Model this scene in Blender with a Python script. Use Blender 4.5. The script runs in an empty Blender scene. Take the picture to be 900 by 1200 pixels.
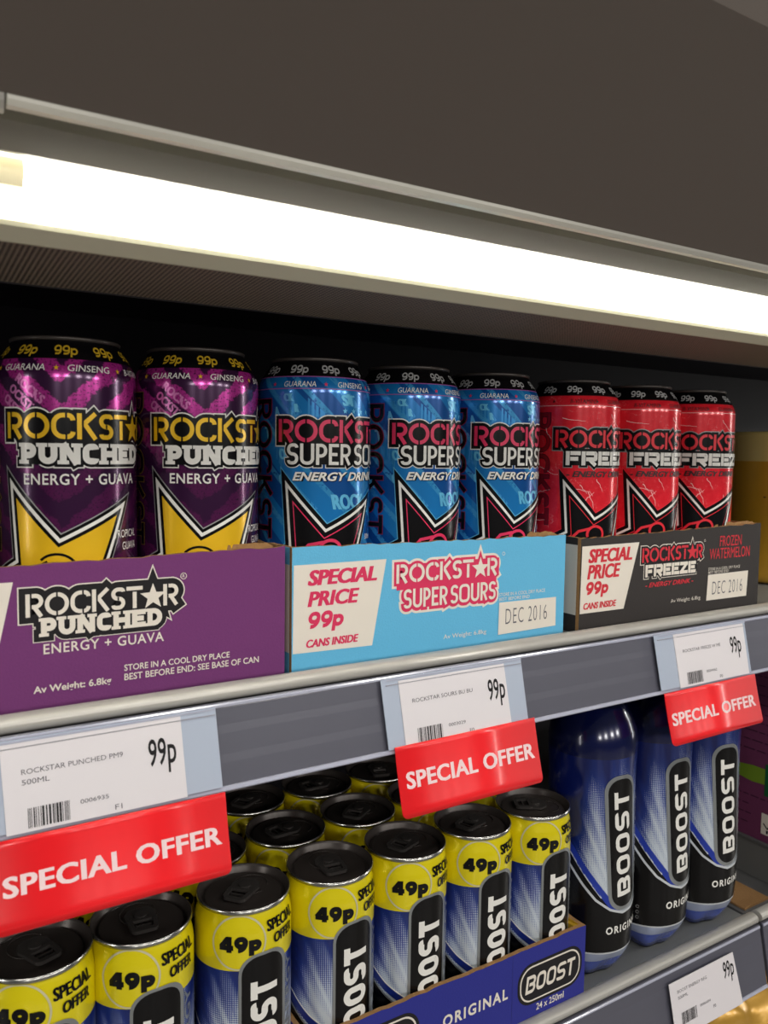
import bpy, bmesh, math, random
from mathutils import Vector, Matrix
from math import sin, cos, pi, atan2, hypot, radians, sqrt
random.seed(7)
SC = bpy.context.scene
COL = SC.collection
ZC = 1.35                                   # eye height above the shop floor

# ------------------------------------------------------------------ camera
cam = bpy.data.cameras.new('camera'); camo = bpy.data.objects.new('camera', cam); COL.objects.link(camo)
FW = Vector((0.532186, 0.843353, -0.074395)); RT = Vector((0.846174, -0.53272, 0.014122)); UP = Vector((0.027722, 0.070466, 0.997129))
m = Matrix.Identity(4)
for i in range(3):
    m[i][0] = RT[i]; m[i][1] = UP[i]; m[i][2] = -FW[i]
m.translation = (0, 0, ZC)
camo.matrix_world = m
cam.sensor_fit = 'VERTICAL'; cam.sensor_height = 36; cam.sensor_width = 27
cam.lens = 949.32/1200*36
cam.clip_start = .01; cam.clip_end = 50
cam.dof.use_dof = True; cam.dof.focus_distance = .50; cam.dof.aperture_fstop = 16
SC.camera = camo

# ------------------------------------------------------------------ world, shop lights, added streak lights, exposure
w = bpy.data.worlds.new('world'); SC.world = w; w.use_nodes = True
bg = w.node_tree.nodes['Background']; bg.inputs[0].default_value = (.93, .96, 1, 1); bg.inputs[1].default_value = .06
def area(x, y, z, sx, sy, power, aim=(.3, .4, -.05), col=(1, .965, .91)):
    l = bpy.data.lights.new('ceiling_or_streak_lamp', 'AREA'); l.shape = 'RECTANGLE'; l.size = sx; l.size_y = sy; l.energy = power; l.color = col
    o = bpy.data.objects.new('ceiling_or_streak_lamp', l); COL.objects.link(o); o.location = (x, y, z+ZC)
    o.rotation_euler = (Vector(aim)-Vector((x, y, z))).to_track_quat('-Z', 'Y').to_euler()
    return o
for x in (-1.5, -.75, 0, .75, 1.5, 2.25):      # row of ceiling lamps over the aisle
    area(x, -1.1, 1.45, .22, .22, 5)
for x in (-3, -1, 1, 3, 5):                    # ceiling lamps further off, down the shop
    area(x, -6.0, 1.35, .7, .5, 38)
for x, y in ((-5, -1.0), (6.5, -1.0)):         # lamps towards both ends of the aisle
    area(x, y, .9, .2, .3, 22)
for x, y in ((-4.2, -.55), (4.4, -.62)):       # added unseen tall light strips, for upright streaks on the cans
    area(x, y, -.05, .07, 1.5, 11, aim=(.3, .4, -.05))
SC.view_settings.view_transform = 'Standard'; SC.view_settings.look = 'None'
SC.view_settings.exposure = 0; SC.view_settings.gamma = 1
SC.view_settings.use_curve_mapping = False

# ------------------------------------------------------------------ materials
def lin(c):
    return tuple(((v/255)/12.92 if v/255 <= .04045 else ((v/255+.055)/1.055)**2.4) for v in c)
MATS = {}
def mat(name, rgb, rough=.5, metal=0., coat=0., spec=.5, emit=0., bump=0., bscale=200., noise=0., alpha=1., trans=0.):
    if name in MATS: return MATS[name]
    M = bpy.data.materials.new(name); M.use_nodes = True
    nt = M.node_tree; b = nt.nodes['Principled BSDF']; c = lin(rgb)+(1,)
    b.inputs['Base Color'].default_value = c; b.inputs['Roughness'].default_value = rough
    b.inputs['Metallic'].default_value = metal; b.inputs['Coat Weight'].default_value = coat
    b.inputs['Coat Roughness'].default_value = .12
    b.inputs['Specular IOR Level'].default_value = spec
    b.inputs['Alpha'].default_value = alpha; b.inputs['Transmission Weight'].default_value = trans
    if emit:
        b.inputs['Emission Color'].default_value = c; b.inputs['Emission Strength'].default_value = emit
    if bump or noise:
        tc = nt.nodes.new('ShaderNodeTexCoord'); n = nt.nodes.new('ShaderNodeTexNoise'); n.inputs['Scale'].default_value = bscale
        n.inputs['Detail'].default_value = 4
        nt.links.new(tc.outputs['Object'], n.inputs['Vector'])
        if bump:
            bp = nt.nodes.new('ShaderNodeBump'); bp.inputs['Strength'].default_value = bump; bp.inputs['Distance'].default_value = .001
            nt.links.new(n.outputs['Fac'], bp.inputs['Height']); nt.links.new(bp.outputs['Normal'], b.inputs['Normal'])
        if noise:
            mx = nt.nodes.new('ShaderNodeMix'); mx.data_type = 'RGBA'
            mx.inputs['A'].default_value = tuple(v*(1-noise) for v in c[:3])+(1,); mx.inputs['B'].default_value = tuple(min(1, v*(1+noise)) for v in c[:3])+(1,)
            nt.links.new(n.outputs['Fac'], mx.inputs['Factor']); nt.links.new(mx.outputs['Result'], b.inputs['Base Color'])
    MATS[name] = M
    return M
class NT:
    """tiny helper for math node chains"""
    def __init__(s, M): s.t = M.node_tree
    def n(s, typ, **kw):
        x = s.t.nodes.new(typ)
        for k, v in kw.items(): setattr(x, k, v)
        return x
    def put(s, sock, v):
        if hasattr(v, 'links') or hasattr(v, 'is_linked'): s.t.links.new(v, sock)
        else: sock.default_value = v
    def m(s, op, a, b=0., c=0.):
        x = s.n('ShaderNodeMath', operation=op)
        for i, v in enumerate((a, b, c)): s.put(x.inputs[i], v)
        return x.outputs[0]
    def mix(s, f, a, b):
        x = s.n('ShaderNodeMix', data_type='RGBA'); s.put(x.inputs['Factor'], f)
        s.put(x.inputs['A'], a); s.put(x.inputs['B'], b); return x.outputs['Result']
    def step(s, x, lo, hi):
        r = s.n('ShaderNodeMapRange', clamp=True); s.put(r.inputs[0], x); r.inputs[1].default_value = lo; r.inputs[2].default_value = hi
        return r.outputs[0]
    def noise(s, vec, scale, detail=3, rough=.6):
        x = s.n('ShaderNodeTexNoise'); x.inputs['Scale'].default_value = scale; x.inputs['Detail'].default_value = detail; x.inputs['Roughness'].default_value = rough
        s.t.links.new(vec, x.inputs['Vector']); return x.outputs['Fac']
def uvmat(name, rough=.25, metal=0., coat=.5):
    M = mat(name, (128, 128, 128), rough, metal, coat); h = NT(M)
    uv = h.n('ShaderNodeUVMap'); sp = h.n('ShaderNodeSeparateXYZ'); h.t.links.new(uv.outputs[0], sp.inputs[0])
    return M, h, uv.outputs[0], sp.outputs[0], sp.outputs[1], h.t.nodes['Principled BSDF'].inputs['Base Color']
C4 = lambda *c: lin(c)+(1,)

# purple can print: grunge chevrons
M, h, uv, U, V, BC = uvmat('purple_print', .2, .45, .3)
ch = h.m('ADD', V, h.m('MULTIPLY', h.m('ABSOLUTE', h.m('ADD', U, 7.)), -.85))
wv = h.m('SINE', h.m('MULTIPLY', ch, .33))
n1 = h.noise(uv, .12, 6, .7); n2 = h.noise(uv, .9, 4, .7)
f1 = h.step(h.m('ADD', wv, h.m('MULTIPLY', h.m('SUBTRACT', n1, .5), 5.5)), -.1, .25)
f1 = h.m('MULTIPLY', f1, h.step(n2, .40, .46))
up = h.step(V, 112, 146)
f1 = h.m('MULTIPLY', f1, h.m('ADD', h.m('MULTIPLY', up, .86), .14))
h.put(BC, h.mix(f1, C4(60, 22, 64), C4(190, 48, 150)))
# blue can print: slanted bands of three blues
M, h, uv, U, V, BC = uvmat('blue_print', .2, .3, .3)
d1 = h.m('ADD', V, h.m('MULTIPLY', U, 1.0))
wv = h.m('SINE', h.m('MULTIPLY', d1, .17))
wv2 = h.m('SINE', h.m('MULTIPLY', d1, .29))
n1 = h.noise(uv, .5, 4, .7)
c = h.mix(h.step(wv, -.05, .05), C4(14, 84, 160), C4(26, 126, 200))
c = h.mix(h.m('MULTIPLY', h.step(wv2, .80, .84), h.step(n1, .40, .44)), c, C4(58, 152, 212))
h.put(BC, c)
# red can print with paler ice cracks
M, h, uv, U, V, BC = uvmat('red_print', .2, .12, .3)
n1 = h.noise(uv, .05, 5, .65); n2 = h.noise(uv, .11, 6, .7)
cr = h.m('ABSOLUTE', h.m('SUBTRACT', n1, .5))
cr = h.m('MULTIPLY', h.step(cr, .0035, .0), h.step(n2, .5, .56))
c = h.mix(h.step(n2, .35, .65), C4(222, 24, 42), C4(238, 42, 56))
h.put(BC, h.mix(h.m('MULTIPLY', cr, .7), c, C4(245, 190, 190)))
# halftone burst print (small can / bottle)
def burst(name, zb, zt, navy, rough):
    M, h, uv, U, V, BC = uvmat(name, rough, .25, .5)
    ang = h.m('ARCTAN2', h.m('SUBTRACT', V, zb-32.), h.m('ADD', U, -2.))
    cb = h.n('ShaderNodeCombineXYZ'); h.put(cb.inputs[0], h.m('MULTIPLY', ang, 9.)); h.put(cb.inputs[1], h.m('MULTIPLY', V, .012))
    st = h.noise(cb.outputs[0], 1.0, 2, .5)
    g = h.m('DIVIDE', h.m('SUBTRACT', zt, V), zt-zb)
    g = h.m('ADD', g, h.m('MULTIPLY', h.m('SUBTRACT', st, .5), 1.6))
    g = h.m('SUBTRACT', g, h.step(h.m('MULTIPLY', U, -1.), 26, 42))
    dots = h.m('MULTIPLY', h.m('SINE', h.m('MULTIPLY', h.m('ADD', U, V), 2.7)), h.m('SINE', h.m('MULTIPLY', h.m('SUBTRACT', U, V), 2.7)))
    f = h.step(h.m('ADD', g, h.m('MULTIPLY', dots, .5)), .5, .62)
    base = h.mix(h.step(g, -.3, .5), navy, C4(30, 62, 150))
    h.put(BC, h.mix(f, base, C4(206, 216, 226)))
burst('small_can_print', 58., 104., C4(22, 36, 104), .3)
burst('bottle_print', 76., 156., C4(9, 24, 92), .22)

BLK = mat('print_black', (11, 10, 12), .22, 0, 0, spec=.3)
WHT = mat('print_white', (232, 230, 224), .35, 0, .2)
YEL = mat('print_yellow', (236, 188, 22), .3, .25, .35)
PNK = mat('print_pink', (222, 44, 92), .33, .1, .3)
REDP = mat('print_red', (226, 34, 52), .33, .1, .3)
DRED = mat('print_darkred', (84, 6, 18), .4)
GRYL = mat('print_grey', (150, 150, 150), .35, .2)
LBLU = mat('print_lightblue', (98, 186, 226), .33, .3, .3)
GOLD = mat('print_dull_gold', (120, 92, 40), .35, .3)
ALU = mat('aluminium_rim', (176, 176, 172), .24, 1)
LIDB = mat('black_lid', (66, 60, 57), .32, .35)
CAPY = mat('can_yellow', (228, 212, 16), .22, .15, .45)
NAVY = mat('print_navy', (20, 40, 120), .3, .1, .3)
SILV = mat('print_silver', (150, 154, 156), .3, .55, .2)
PWHT = mat('paper_white', (226, 222, 214), .75)
PBLK = mat('ink_black', (34, 32, 34), .7, spec=.2)
PGRY = mat('ink_grey', (92, 90, 96), .7)
PRED = mat('ink_red', (206, 34, 52), .7)
PPNK = mat('ink_pink', (214, 40, 88), .7)
PCRE = mat('ink_cream', (226, 218, 206), .7)
KRAFT = mat('cardboard', (150, 112, 68), .85, bump=.3, bscale=600, noise=.25)
KRAFT_YREFL = mat('card_yellow_reflection', (190, 150, 30), .6, bump=.2, bscale=600, noise=.2)  # kraft card with the cans' reflected yellow put into its colour
CPUR = mat('purple_card', (112, 54, 110), .72, spec=.25, bump=.15, bscale=900, noise=.08)
CBLU = mat('blue_card', (98, 180, 220), .7, spec=.25, bump=.15, bscale=900, noise=.06)
CBLK = mat('black_card', (52, 48, 47), .68, spec=.25, bump=.15, bscale=900, noise=.1)
CNAV = mat('navy_card', (44, 48, 136), .62, spec=.25, bump=.12, bscale=900, noise=.08)
FLAG = mat('red_flag_plastic', (246, 28, 36), .3, 0, .25)
FLAGW = mat('flag_white', (240, 212, 214), .3, 0, .4)
TICK = mat('ticket_paper', (222, 217, 221), .45, 0, .35)
HOLD = mat('holder_plastic', (178, 188, 206), .2, 0, .6)
CLEAR = mat('clear_strip', (176, 178, 196), .12, 0, .8)
CHAN = mat('rail_grey', (86, 86, 98), .42, .1, .25)
NOSE = mat('nosing_metal', (190, 187, 180), .3, .25)
SHLF = mat('shelf_grey', (128, 130, 128), .45, .2, bump=.05, bscale=300)
SLATE = mat('shelf_slate', (92, 92, 92), .55)
DARK = mat('cabinet_dark', (32, 29, 38), .6)
PANEL = mat('canopy_panel', (108, 99, 92), .7, bump=.03, bscale=60)
HOUS = mat('housing_grey', (104, 100, 92), .45)
TRIMM = mat('chrome_trim', (226, 223, 212), .2, .4)
REFL = mat('reflector_white', (240, 240, 232), .35)
TUBE = mat('lamp_tube', (255, 252, 236), .3, emit=18.)
LIPM = mat('lip_grey', (206, 202, 178), .4)

# ------------------------------------------------------------------ mesh builder
class MB:
    def __init__(s): s.V = []; s.N = []; s.UV = []; s.F = []; s.FM = []; s.mats = []; s.S = []
    def mi(s, m):
        if m not in s.mats: s.mats.append(m)
        return s.mats.index(m)
    def v(s, co, n=None, uv=(0, 0)):
        s.V.append(tuple(co)); s.N.append(tuple(n) if n is not None else (0, 0, 0)); s.UV.append(uv); return len(s.V)-1
    def f(s, idx, m, smooth=False): s.F.append(tuple(idx)); s.FM.append(s.mi(m)); s.S.append(smooth)
    def quad(s, pts, m, smooth=False): s.f([s.v(p) for p in pts], m, smooth)
    def box(s, x0, x1, y0, y1, z0, z1, m):
        p = [s.v(q) for q in ((x0,y0,z0),(x1,y0,z0),(x1,y1,z0),(x0,y1,z0),(x0,y0,z1),(x1,y0,z1),(x1,y1,z1),(x0,y1,z1))]
        for q in ((0,3,2,1),(4,5,6,7),(0,1,5,4),(1,2,6,5),(2,3,7,6),(3,0,4,7)): s.f([p[i] for i in q], m)
    def extr_x(s, prof, x0, x1, m, closed=True, smooth=False):
        """profile of (y,z) swept along x, with end caps"""
        a = [s.v((x0, y, z)) for y, z in prof]; b = [s.v((x1, y, z)) for y, z in prof]; n = len(prof)
        for i in range(n if closed else n-1):
            j = (i+1) % n; s.f((a[i], a[j], b[j], b[i]), m, smooth)
        if closed: s.f(a[::-1], m); s.f(b, m)
    def lathe(s, prof, mats, seg=96, cx=0, cy=0, us=None, rmod=None):
        """prof [(r,z)] metres; mats: one or fn(z0,z1,i) -> material; uv in mm"""
        n = len(prof); nr = []
        for i in range(n):
            a = prof[max(i-1, 0)]; b = prof[min(i+1, n-1)]
            dr, dz = b[0]-a[0], b[1]-a[1]; L = hypot(dr, dz) or 1; nr.append((dz/L, -dr/L))
        us = us or max(p[0] for p in prof)
        rings = []
        for i, (r, z) in enumerate(prof):
            R = []
            for k in range(seg+1):
                th = -pi+2*pi*k/seg; rr = r*(rmod(th, z) if rmod else 1)
                R.append(s.v((cx+rr*sin(th), cy-rr*cos(th), z), None if rmod else (nr[i][0]*sin(th), -nr[i][0]*cos(th), nr[i][1]), (us*1000*th, z*1000)))
            rings.append(R)
        for i in range(n-1):
            mm = mats(prof[i][1], prof[i+1][1], i) if callable(mats) else mats
            for k in range(seg):
                a, b, c, d = rings[i][k], rings[i][k+1], rings[i+1][k+1], rings[i+1][k]
                if prof[i][0] < 1e-6: s.f((a, c, d), mm, True)
                elif prof[i+1][0] < 1e-6: s.f((a, b, d), mm, True)
                else: s.f((a, b, c, d), mm, True)
    def prism(s, poly, z0, z1, m, fn=lambda x, y, z: (x, y, z)):
        n = len(poly); a = [s.v(fn(x, y, z0)) for x, y in poly]; b = [s.v(fn(x, y, z1)) for x, y in poly]
        for i in range(n):
            j = (i+1) % n; s.f((a[i], a[j], b[j], b[i]), m)
        s.f(a[::-1], m); s.f(b, m)
    def tube(s, pts, r, m, seg=10, caps=True):
        rings = []
        for i, p in enumerate(pts):
            p = Vector(p); d = (Vector(pts[min(i+1, len(pts)-1)])-Vector(pts[max(i-1, 0)])).normalized()
            u = d.orthogonal().normalized() if i == 0 else (u-d*u.dot(d)).normalized()
            q = d.cross(u)
            rings.append([s.v(p+(u*cos(2*pi*k/seg)+q*sin(2*pi*k/seg))*r) for k in range(seg)])
        for a, b in zip(rings, rings[1:]):
            for k in range(seg): s.f((a[k], a[(k+1) % seg], b[(k+1) % seg], b[k]), m, True)
        if caps: s.f(rings[0][::-1], m); s.f(rings[-1], m)
    def build(s, name, parent=None, loc=None):
        me = bpy.data.meshes.new(name); me.from_pydata(s.V, [], s.F); 
        for m in s.mats: me.materials.append(m)
        me.polygons.foreach_set('material_index', s.FM); me.polygons.foreach_set('use_smooth', s.S)
        if any(u != (0, 0) for u in s.UV):
            L = me.uv_layers.new(name='UVMap'); L.data.foreach_set('uv', [c for l in me.loops for c in s.UV[l.vertex_index]])
        me.update()
        if any(n != (0, 0, 0) for n in s.N): me.normals_split_custom_set_from_vertices(s.N)
        o = bpy.data.objects.new(name, me); COL.objects.link(o)
        if parent is not None: o.parent = parent
        if loc: o.location = loc
        return o
def tag(o, label=None, cat=None, group=None, kind=None):
    for k, v in (('label', label), ('category', cat), ('group', group), ('kind', kind)):
        if v: o[k] = v
    return o
def empty(name, loc, label, cat, group=None, rz=0):
    o = bpy.data.objects.new(name, None); COL.objects.link(o); o.location = loc; o.rotation_euler = (0, 0, rz); o.empty_display_size = .02
    return tag(o, label, cat, group)
def dup(src, loc, label, rz=None, group=None):
    r = src.copy(); COL.objects.link(r); r.location = loc; r['label'] = label
    if rz is not None: r.rotation_euler = (0, 0, rz)
    if group: r['group'] = group
    for c in [q for q in src.children]:
        d = c.copy(); COL.objects.link(d); d.parent = r
        for g in c.children:
            e = g.copy(); COL.objects.link(e); e.parent = d
    return r

# ------------------------------------------------------------------ flat art: strokes, polygons, type
def rpoly(pts, closed=False, seg=7):
    """polyline of (x,y[,radius]) with rounded corners"""
    n = len(pts); out = []
    for i, p in enumerate(pts):
        r = p[2] if len(p) > 2 else 0
        if r <= 0 or (not closed and i in (0, n-1)): out.append((p[0], p[1])); continue
        a = Vector(pts[i-1][:2]); b = Vector(p[:2]); c = Vector(pts[(i+1) % n][:2])
        u = (a-b); v = (c-b); lu, lv = u.length, v.length
        if lu < 1e-6 or lv < 1e-6: out.append((p[0], p[1])); continue
        u /= lu; v /= lv; an = u.angle(v)
        if an > 3.1: out.append((p[0], p[1])); continue
        t = min(r/math.tan(an/2), lu*.5 if (closed or i-1 > 0) else lu, lv*.5 if (closed or i+1 < n-1) else lv)
        rr = t*math.tan(an/2); cen = b+(u+v).normalized()*(rr/sin(an/2))
        s0 = b+u*t-cen; s1 = b+v*t-cen; a0 = atan2(s0.y, s0.x); da = atan2(s1.y, s1.x)-a0
        while da > pi: da -= 2*pi
        while da < -pi: da += 2*pi
        for k in range(seg+1):
            q = a0+da*k/seg; out.append((cen.x+rr*cos(q), cen.y+rr*sin(q)))
    return out
def ribbon(pts, w, closed=False, ext=0.):
    P = [Vector(p[:2]) for p in pts]
    Q = [P[0]]
    for p in P[1:]:
        if (p-Q[-1]).length > 1e-5: Q.append(p)
    if closed and (Q[0]-Q[-1]).length < 1e-5: Q.pop()
    n = len(Q)
    if n < 2: return []
    if not closed and ext:
        Q[0] = Q[0]+(Q[0]-Q[1]).normalized()*ext; Q[-1] = Q[-1]+(Q[-1]-Q[-2]).normalized()*ext
    L, R = [], []
    for i in range(n):
        d0 = (Q[i]-Q[i-1]).normalized() if (closed or i > 0) else (Q[1]-Q[0]).normalized()
        d1 = (Q[(i+1) % n]-Q[i]).normalized() if (closed or i < n-1) else d0
        n0 = Vector((-d0.y, d0.x)); n1 = Vector((-d1.y, d1.x)); mm = n0+n1
        if mm.length < 1e-4: mm = n0
        mm.normalize(); k = 1/max(.35, mm.dot(n0))
        L.append(Q[i]+mm*k*w/2); R.append(Q[i]-mm*k*w/2)
    return [[tuple(R[i]), tuple(R[(i+1) % n]), tuple(L[(i+1) % n]), tuple(L[i])] for i in range(n if closed else n-1)]
def inset(poly, d):
    """offset a closed polygon by d (positive = inwards for CCW)"""
    n = len(poly); out = []; P = [Vector(p) for p in poly]
    ar = sum(P[i-1].x*P[i].y-P[i].x*P[i-1].y for i in range(n)); sg = 1 if ar > 0 else -1
    for i in range(n):
        a = (P[i]-P[i-1]).normalized(); b = (P[(i+1) % n]-P[i]).normalized()
        na = Vector((-a.y, a.x))*sg; nb = Vector((-b.y, b.x))*sg; mm = (na+nb).normalized()
        out.append(tuple(P[i]+mm*d/max(.2, mm.dot(na))))
    return out
def arc(cx, cy, rx, ry, a0, a1, n=24):
    return [(cx+rx*cos(radians(a0+(a1-a0)*k/n)), cy+ry*sin(radians(a0+(a1-a0)*k/n))) for k in range(n+1)]
def star5(cx, cy, r, rot=90, k=.42):
    return [(cx+(r if i % 2 == 0 else r*k)*cos(radians(rot+36*i)), cy+(r if i % 2 == 0 else r*k)*sin(radians(rot+36*i))) for i in range(10)]
def rrect(x0, y0, x1, y1, r): return rpoly([(x0, y0, r), (x1, y0, r), (x1, y1, r), (x0, y1, r)], True)

FCACHE = {}
def type_mesh(txt, bold=0., shear=0., space=1.):
    key = (txt, bold, shear, space)
    if key in FCACHE: return FCACHE[key]
    cu = bpy.data.curves.new('type', 'FONT'); cu.body = txt; cu.size = 1; cu.offset = bold; cu.shear = shear; cu.space_character = space
    cu.resolution_u = 3; cu.fill_mode = 'FRONT'
    o = bpy.data.objects.new('type', cu); COL.objects.link(o)
    dg = bpy.context.evaluated_depsgraph_get(); dg.update()
    me = bpy.data.meshes.new_from_object(o.evaluated_get(dg))
    vs = [(v.co.x, v.co.y) for v in me.vertices]; fs = [tuple(p.vertices) for p in me.polygons]
    bpy.data.objects.remove(o); bpy.data.curves.remove(cu); bpy.data.meshes.remove(me)
    x0 = min(v[0] for v in vs); x1 = max(v[0] for v in vs); y0 = min(v[1] for v in vs); y1 = max(v[1] for v in vs)
    vs = [((x-x0)/(x1-x0), (y-y0)/(y1-y0)) for x, y in vs]
    FCACHE[key] = (vs, fs); return FCACHE[key]

class Art:
    """flat artwork in millimetres: items of (verts, faces, material, layer)"""
    def __init__(s): s.I = []
    def eps(s, l): return l+.012*(len(s.I) % 40)          # keeps overlapping strokes of one ink from lying in exactly one plane
    def poly(s, pts, m, l): s.I.append(([tuple(p[:2]) for p in pts], [tuple(range(len(pts)))], m, s.eps(l)))
    def polys(s, qs, m, l):
        vs = []; fs = []; ls = []; e = s.eps(l)
        for k, q in enumerate(qs): fs.append(tuple(range(len(vs), len(vs)+len(q)))); vs += [tuple(p[:2]) for p in q]; ls += [e+.04*(k % 12)]*len(q)
        if vs: s.I.append((vs, fs, m, ls))
    def stroke(s, pts, w, m, l, closed=False, ext=0.): s.polys(ribbon(pts, w, closed, ext), m, l)
    def rect(s, x0, y0, x1, y1, m, l): s.poly([(x0, y0), (x1, y0), (x1, y1), (x0, y1)], m, l)
    def text(s, txt, x0, y0, x1, y1, m, l, bold=0., shear=0., space=1., up=False, fat=0.):
        """fit the ink of txt in the box; up=True: reads bottom to top"""
        if fat:
            for d in (0, fat/2, fat):
                s.text(txt, x0+d, y0, x1-fat+d, y1, m, l, bold, shear, space, up)
            return
        vs, fs = type_mesh(txt, bold, shear, space)
        if up: P = [(x1-(x1-x0)*v, y0+(y1-y0)*u) for u, v in vs]
        else: P = [(x0+(x1-x0)*u, y0+(y1-y0)*v) for u, v in vs]
        s.I.append((P, fs, m, s.eps(l)))
    def barcode(s, x0, y0, x1, y1, m, l, seed=1):
        r = random.Random(seed); x = x0
        while x < x1-.1:
            wd = r.choice((.25, .25, .45, .7))*(x1-x0)/14; s.rect(x, y0, min(x+wd, x1), y1, m, l); x += wd+r.choice((.25, .3, .55))*(x1-x0)/14
    def emit(s, mb, fn, nfn=None, step=None, ystep=None, ymin=None):
        groups = {}
        for vs, fs, m, l in s.I: groups.setdefault(m, []).append((vs, fs, l))
        for m, items in groups.items():
            bm = bmesh.new()
            for vs, fs, l in items:
                bv = [bm.verts.new((x, y, l[i] if isinstance(l, list) else l)) for i, (x, y) in enumerate(vs)]
                for f in fs:
                    try: bm.faces.new([bv[i] for i in f])
                    except ValueError: pass
            bmesh.ops.triangulate(bm, faces=[f for f in bm.faces if len(f.verts) > 4])
            if step and bm.verts:
                xs = [v.co.x for v in bm.verts]; k = math.ceil(min(xs)/step)
                while k*step < max(xs):
                    bmesh.ops.bisect_plane(bm, geom=bm.verts[:]+bm.edges[:]+bm.faces[:], plane_co=(k*step, 0, 0), plane_no=(1, 0, 0)); k += 1
            if ystep and bm.verts:
                ys = [v.co.y for v in bm.verts]; y = max(ymin, min(ys)-1)
                while y < max(ys):
                    bmesh.ops.bisect_plane(bm, geom=bm.verts[:]+bm.edges[:]+bm.faces[:], plane_co=(0, y, 0), plane_no=(0, 1, 0)); y += ystep
            bm.verts.index_update()
            base = {}
            for v in bm.verts:
                base[v.index] = mb.v(fn(v.co.x, v.co.y, v.co.z), nfn(v.co.x, v.co.y) if nfn else None)
            for f in bm.faces:
                f.normal_update()
                ix = [base[v.index] for v in f.verts]
                if f.normal.z < 0: ix = ix[::-1]
                mb.f(ix, m, nfn is not None)
            bm.free()

# stroke glyphs: skeletons inside a w x h cell for stroke width t, corner radius R
def glyph(ch, w, h, t, R):
    a = t/2; x0, x1, y0, y1 = a, w-a, a, h-a; mY = h*.5; R3 = min(R, (y1-mY)*.98)
    R2 = min(R, (y1-y0)/4)
    if ch == 'O': return [([(x0, y0, R), (x1, y0, R), (x1, y1, R), (x0, y1, R)], True)]
    if ch == 'C': return [([(x1, h*.72, 0), (x1, y1, R), (x0, y1, R), (x0, y0, R), (x1, y0, R), (x1, h*.28, 0)], False)]
    if ch == 'S':
        if R < t: return [([(w, y1, 0), (x0, y1, R2), (x0, mY, R2), (x1, mY, R2), (x1, y0, R2), (0, y0, 0)], False)]
        return [([(x1, h*.80, 0), (x1, y1, R2), (x0, y1, R2), (x0, mY, R2), (x1, mY, R2), (x1, y0, R2), (x0, y0, R2), (x0, h*.20, 0)], False)]
    if ch == 'R': return [([(x0, 0), (x0, h)], False), ([(0, y1, 0), (x1, y1, R3), (x1, h*.44, R3), (x0, h*.44, 0)], False), ([(w*.48, h*.44), (x1, 0)], False)]
    if ch == 'P': return [([(x0, 0), (x0, h)], False), ([(0, y1, 0), (x1, y1, R3), (x1, h*.42, R3), (x0, h*.42, 0)], False)]
    if ch == 'B': return [([(x0, 0), (x0, h)], False), ([(0, y1, 0), (x1, y1, R3), (x1, mY, R3), (w*.35, mY, 0)], False), ([(w*.35, mY, 0), (x1, mY, R3), (x1, y0, R3), (0, y0, 0)], False)]
    if ch == 'D': return [([(x0, 0), (x0, h)], False), ([(0, y1, 0), (x1, y1, R), (x1, y0, R), (0, y0, 0)], False)]
    if ch == 'K': return [([(x0, 0), (x0, h)], False), ([(x1, h), (x0+a*.8, mY)], False), ([(x0+w*.22, h*.62), (x1, 0)], False)]
    if ch == 'T': return [([(0, y1), (w, y1)], False), ([(w/2, 0), (w/2, h)], False)]
    if ch == 'U': return [([(x0, h, 0), (x0, y0, R), (x1, y0, R), (x1, h, 0)], False)]
    if ch == 'N': return [([(x0, 0), (x0, h)], False), ([(x0, h), (x1, 0)], False), ([(x1, 0), (x1, h)], False)]
    if ch == 'H': return [([(x0, 0), (x0, h)], False), ([(x1, 0), (x1, h)], False), ([(x0, mY), (x1, mY)], False)]
    if ch == 'E': return [([(x0, 0), (x0, h)], False)]+[([(0, y), (w, y)], False) for y in (y0, y1)]+[([(0, mY), (w*.86, mY)], False)]
    if ch == 'F': return [([(x0, 0), (x0, h)], False), ([(0, y1), (w, y1)], False), ([(0, h*.46), (w*.84, h*.46)], False)]
    if ch == 'Z': return [([(0, y1), (w, y1)], False), ([(0, y0), (w, y0)], False), ([(w-a*.9, h-a), (a*.9, a)], False)]
    if ch == '9': return [([(x0, h*.40, R), (x1, h*.40, R), (x1, y1, R), (x0, y1, R)], True), ([(x1, h*.72, 0), (x1, y0+(h*.0), R), (x0+w*.1, y0, 0)], False)]
    if ch == '4': return [([(w*.70, 0), (w*.70, h)], False), ([(w*.62, h-a*.6), (a*.6, h*.34)], False), ([(0, h*.30), (w, h*.30)], False)]
    if ch == 'p': return [([(x0, -h*.26), (x0, h*.72)], False), ([(x0, y0, R), (x1, y0, R), (x1, h*.72-a, R), (x0, h*.72-a, R)], True)]
    return []
PX = {'9': .72, '4': .74, 'p': .68}
def price(art, txt, x0, y0, h, w, t, m, l, gap=.08, R=.34, shear=0.):
    """price figures in strokes; w is the total width"""
    T = Art(); e = word(T, txt, 0, 0, h, t, h*R, PX, gap, (w/h-gap*(len(txt)-1))/sum(PX[c] for c in txt), (), m, l)
    rot_art(art, T, lambda u, v: (x0+u+v*shear, y0+v))
SERIF = {'P': ((0, 1), (0, 0)), 'U': ((0, 1), (1, 1)), 'N': ((0, 1), (0, 0), (1, 1)), 'H': ((0, 1), (0, 0), (1, 1), (1, 0)), 'E': ((0, 1), (0, 0)), 'D': ((0, 1), (0, 0)), 'C': ()}
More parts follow.
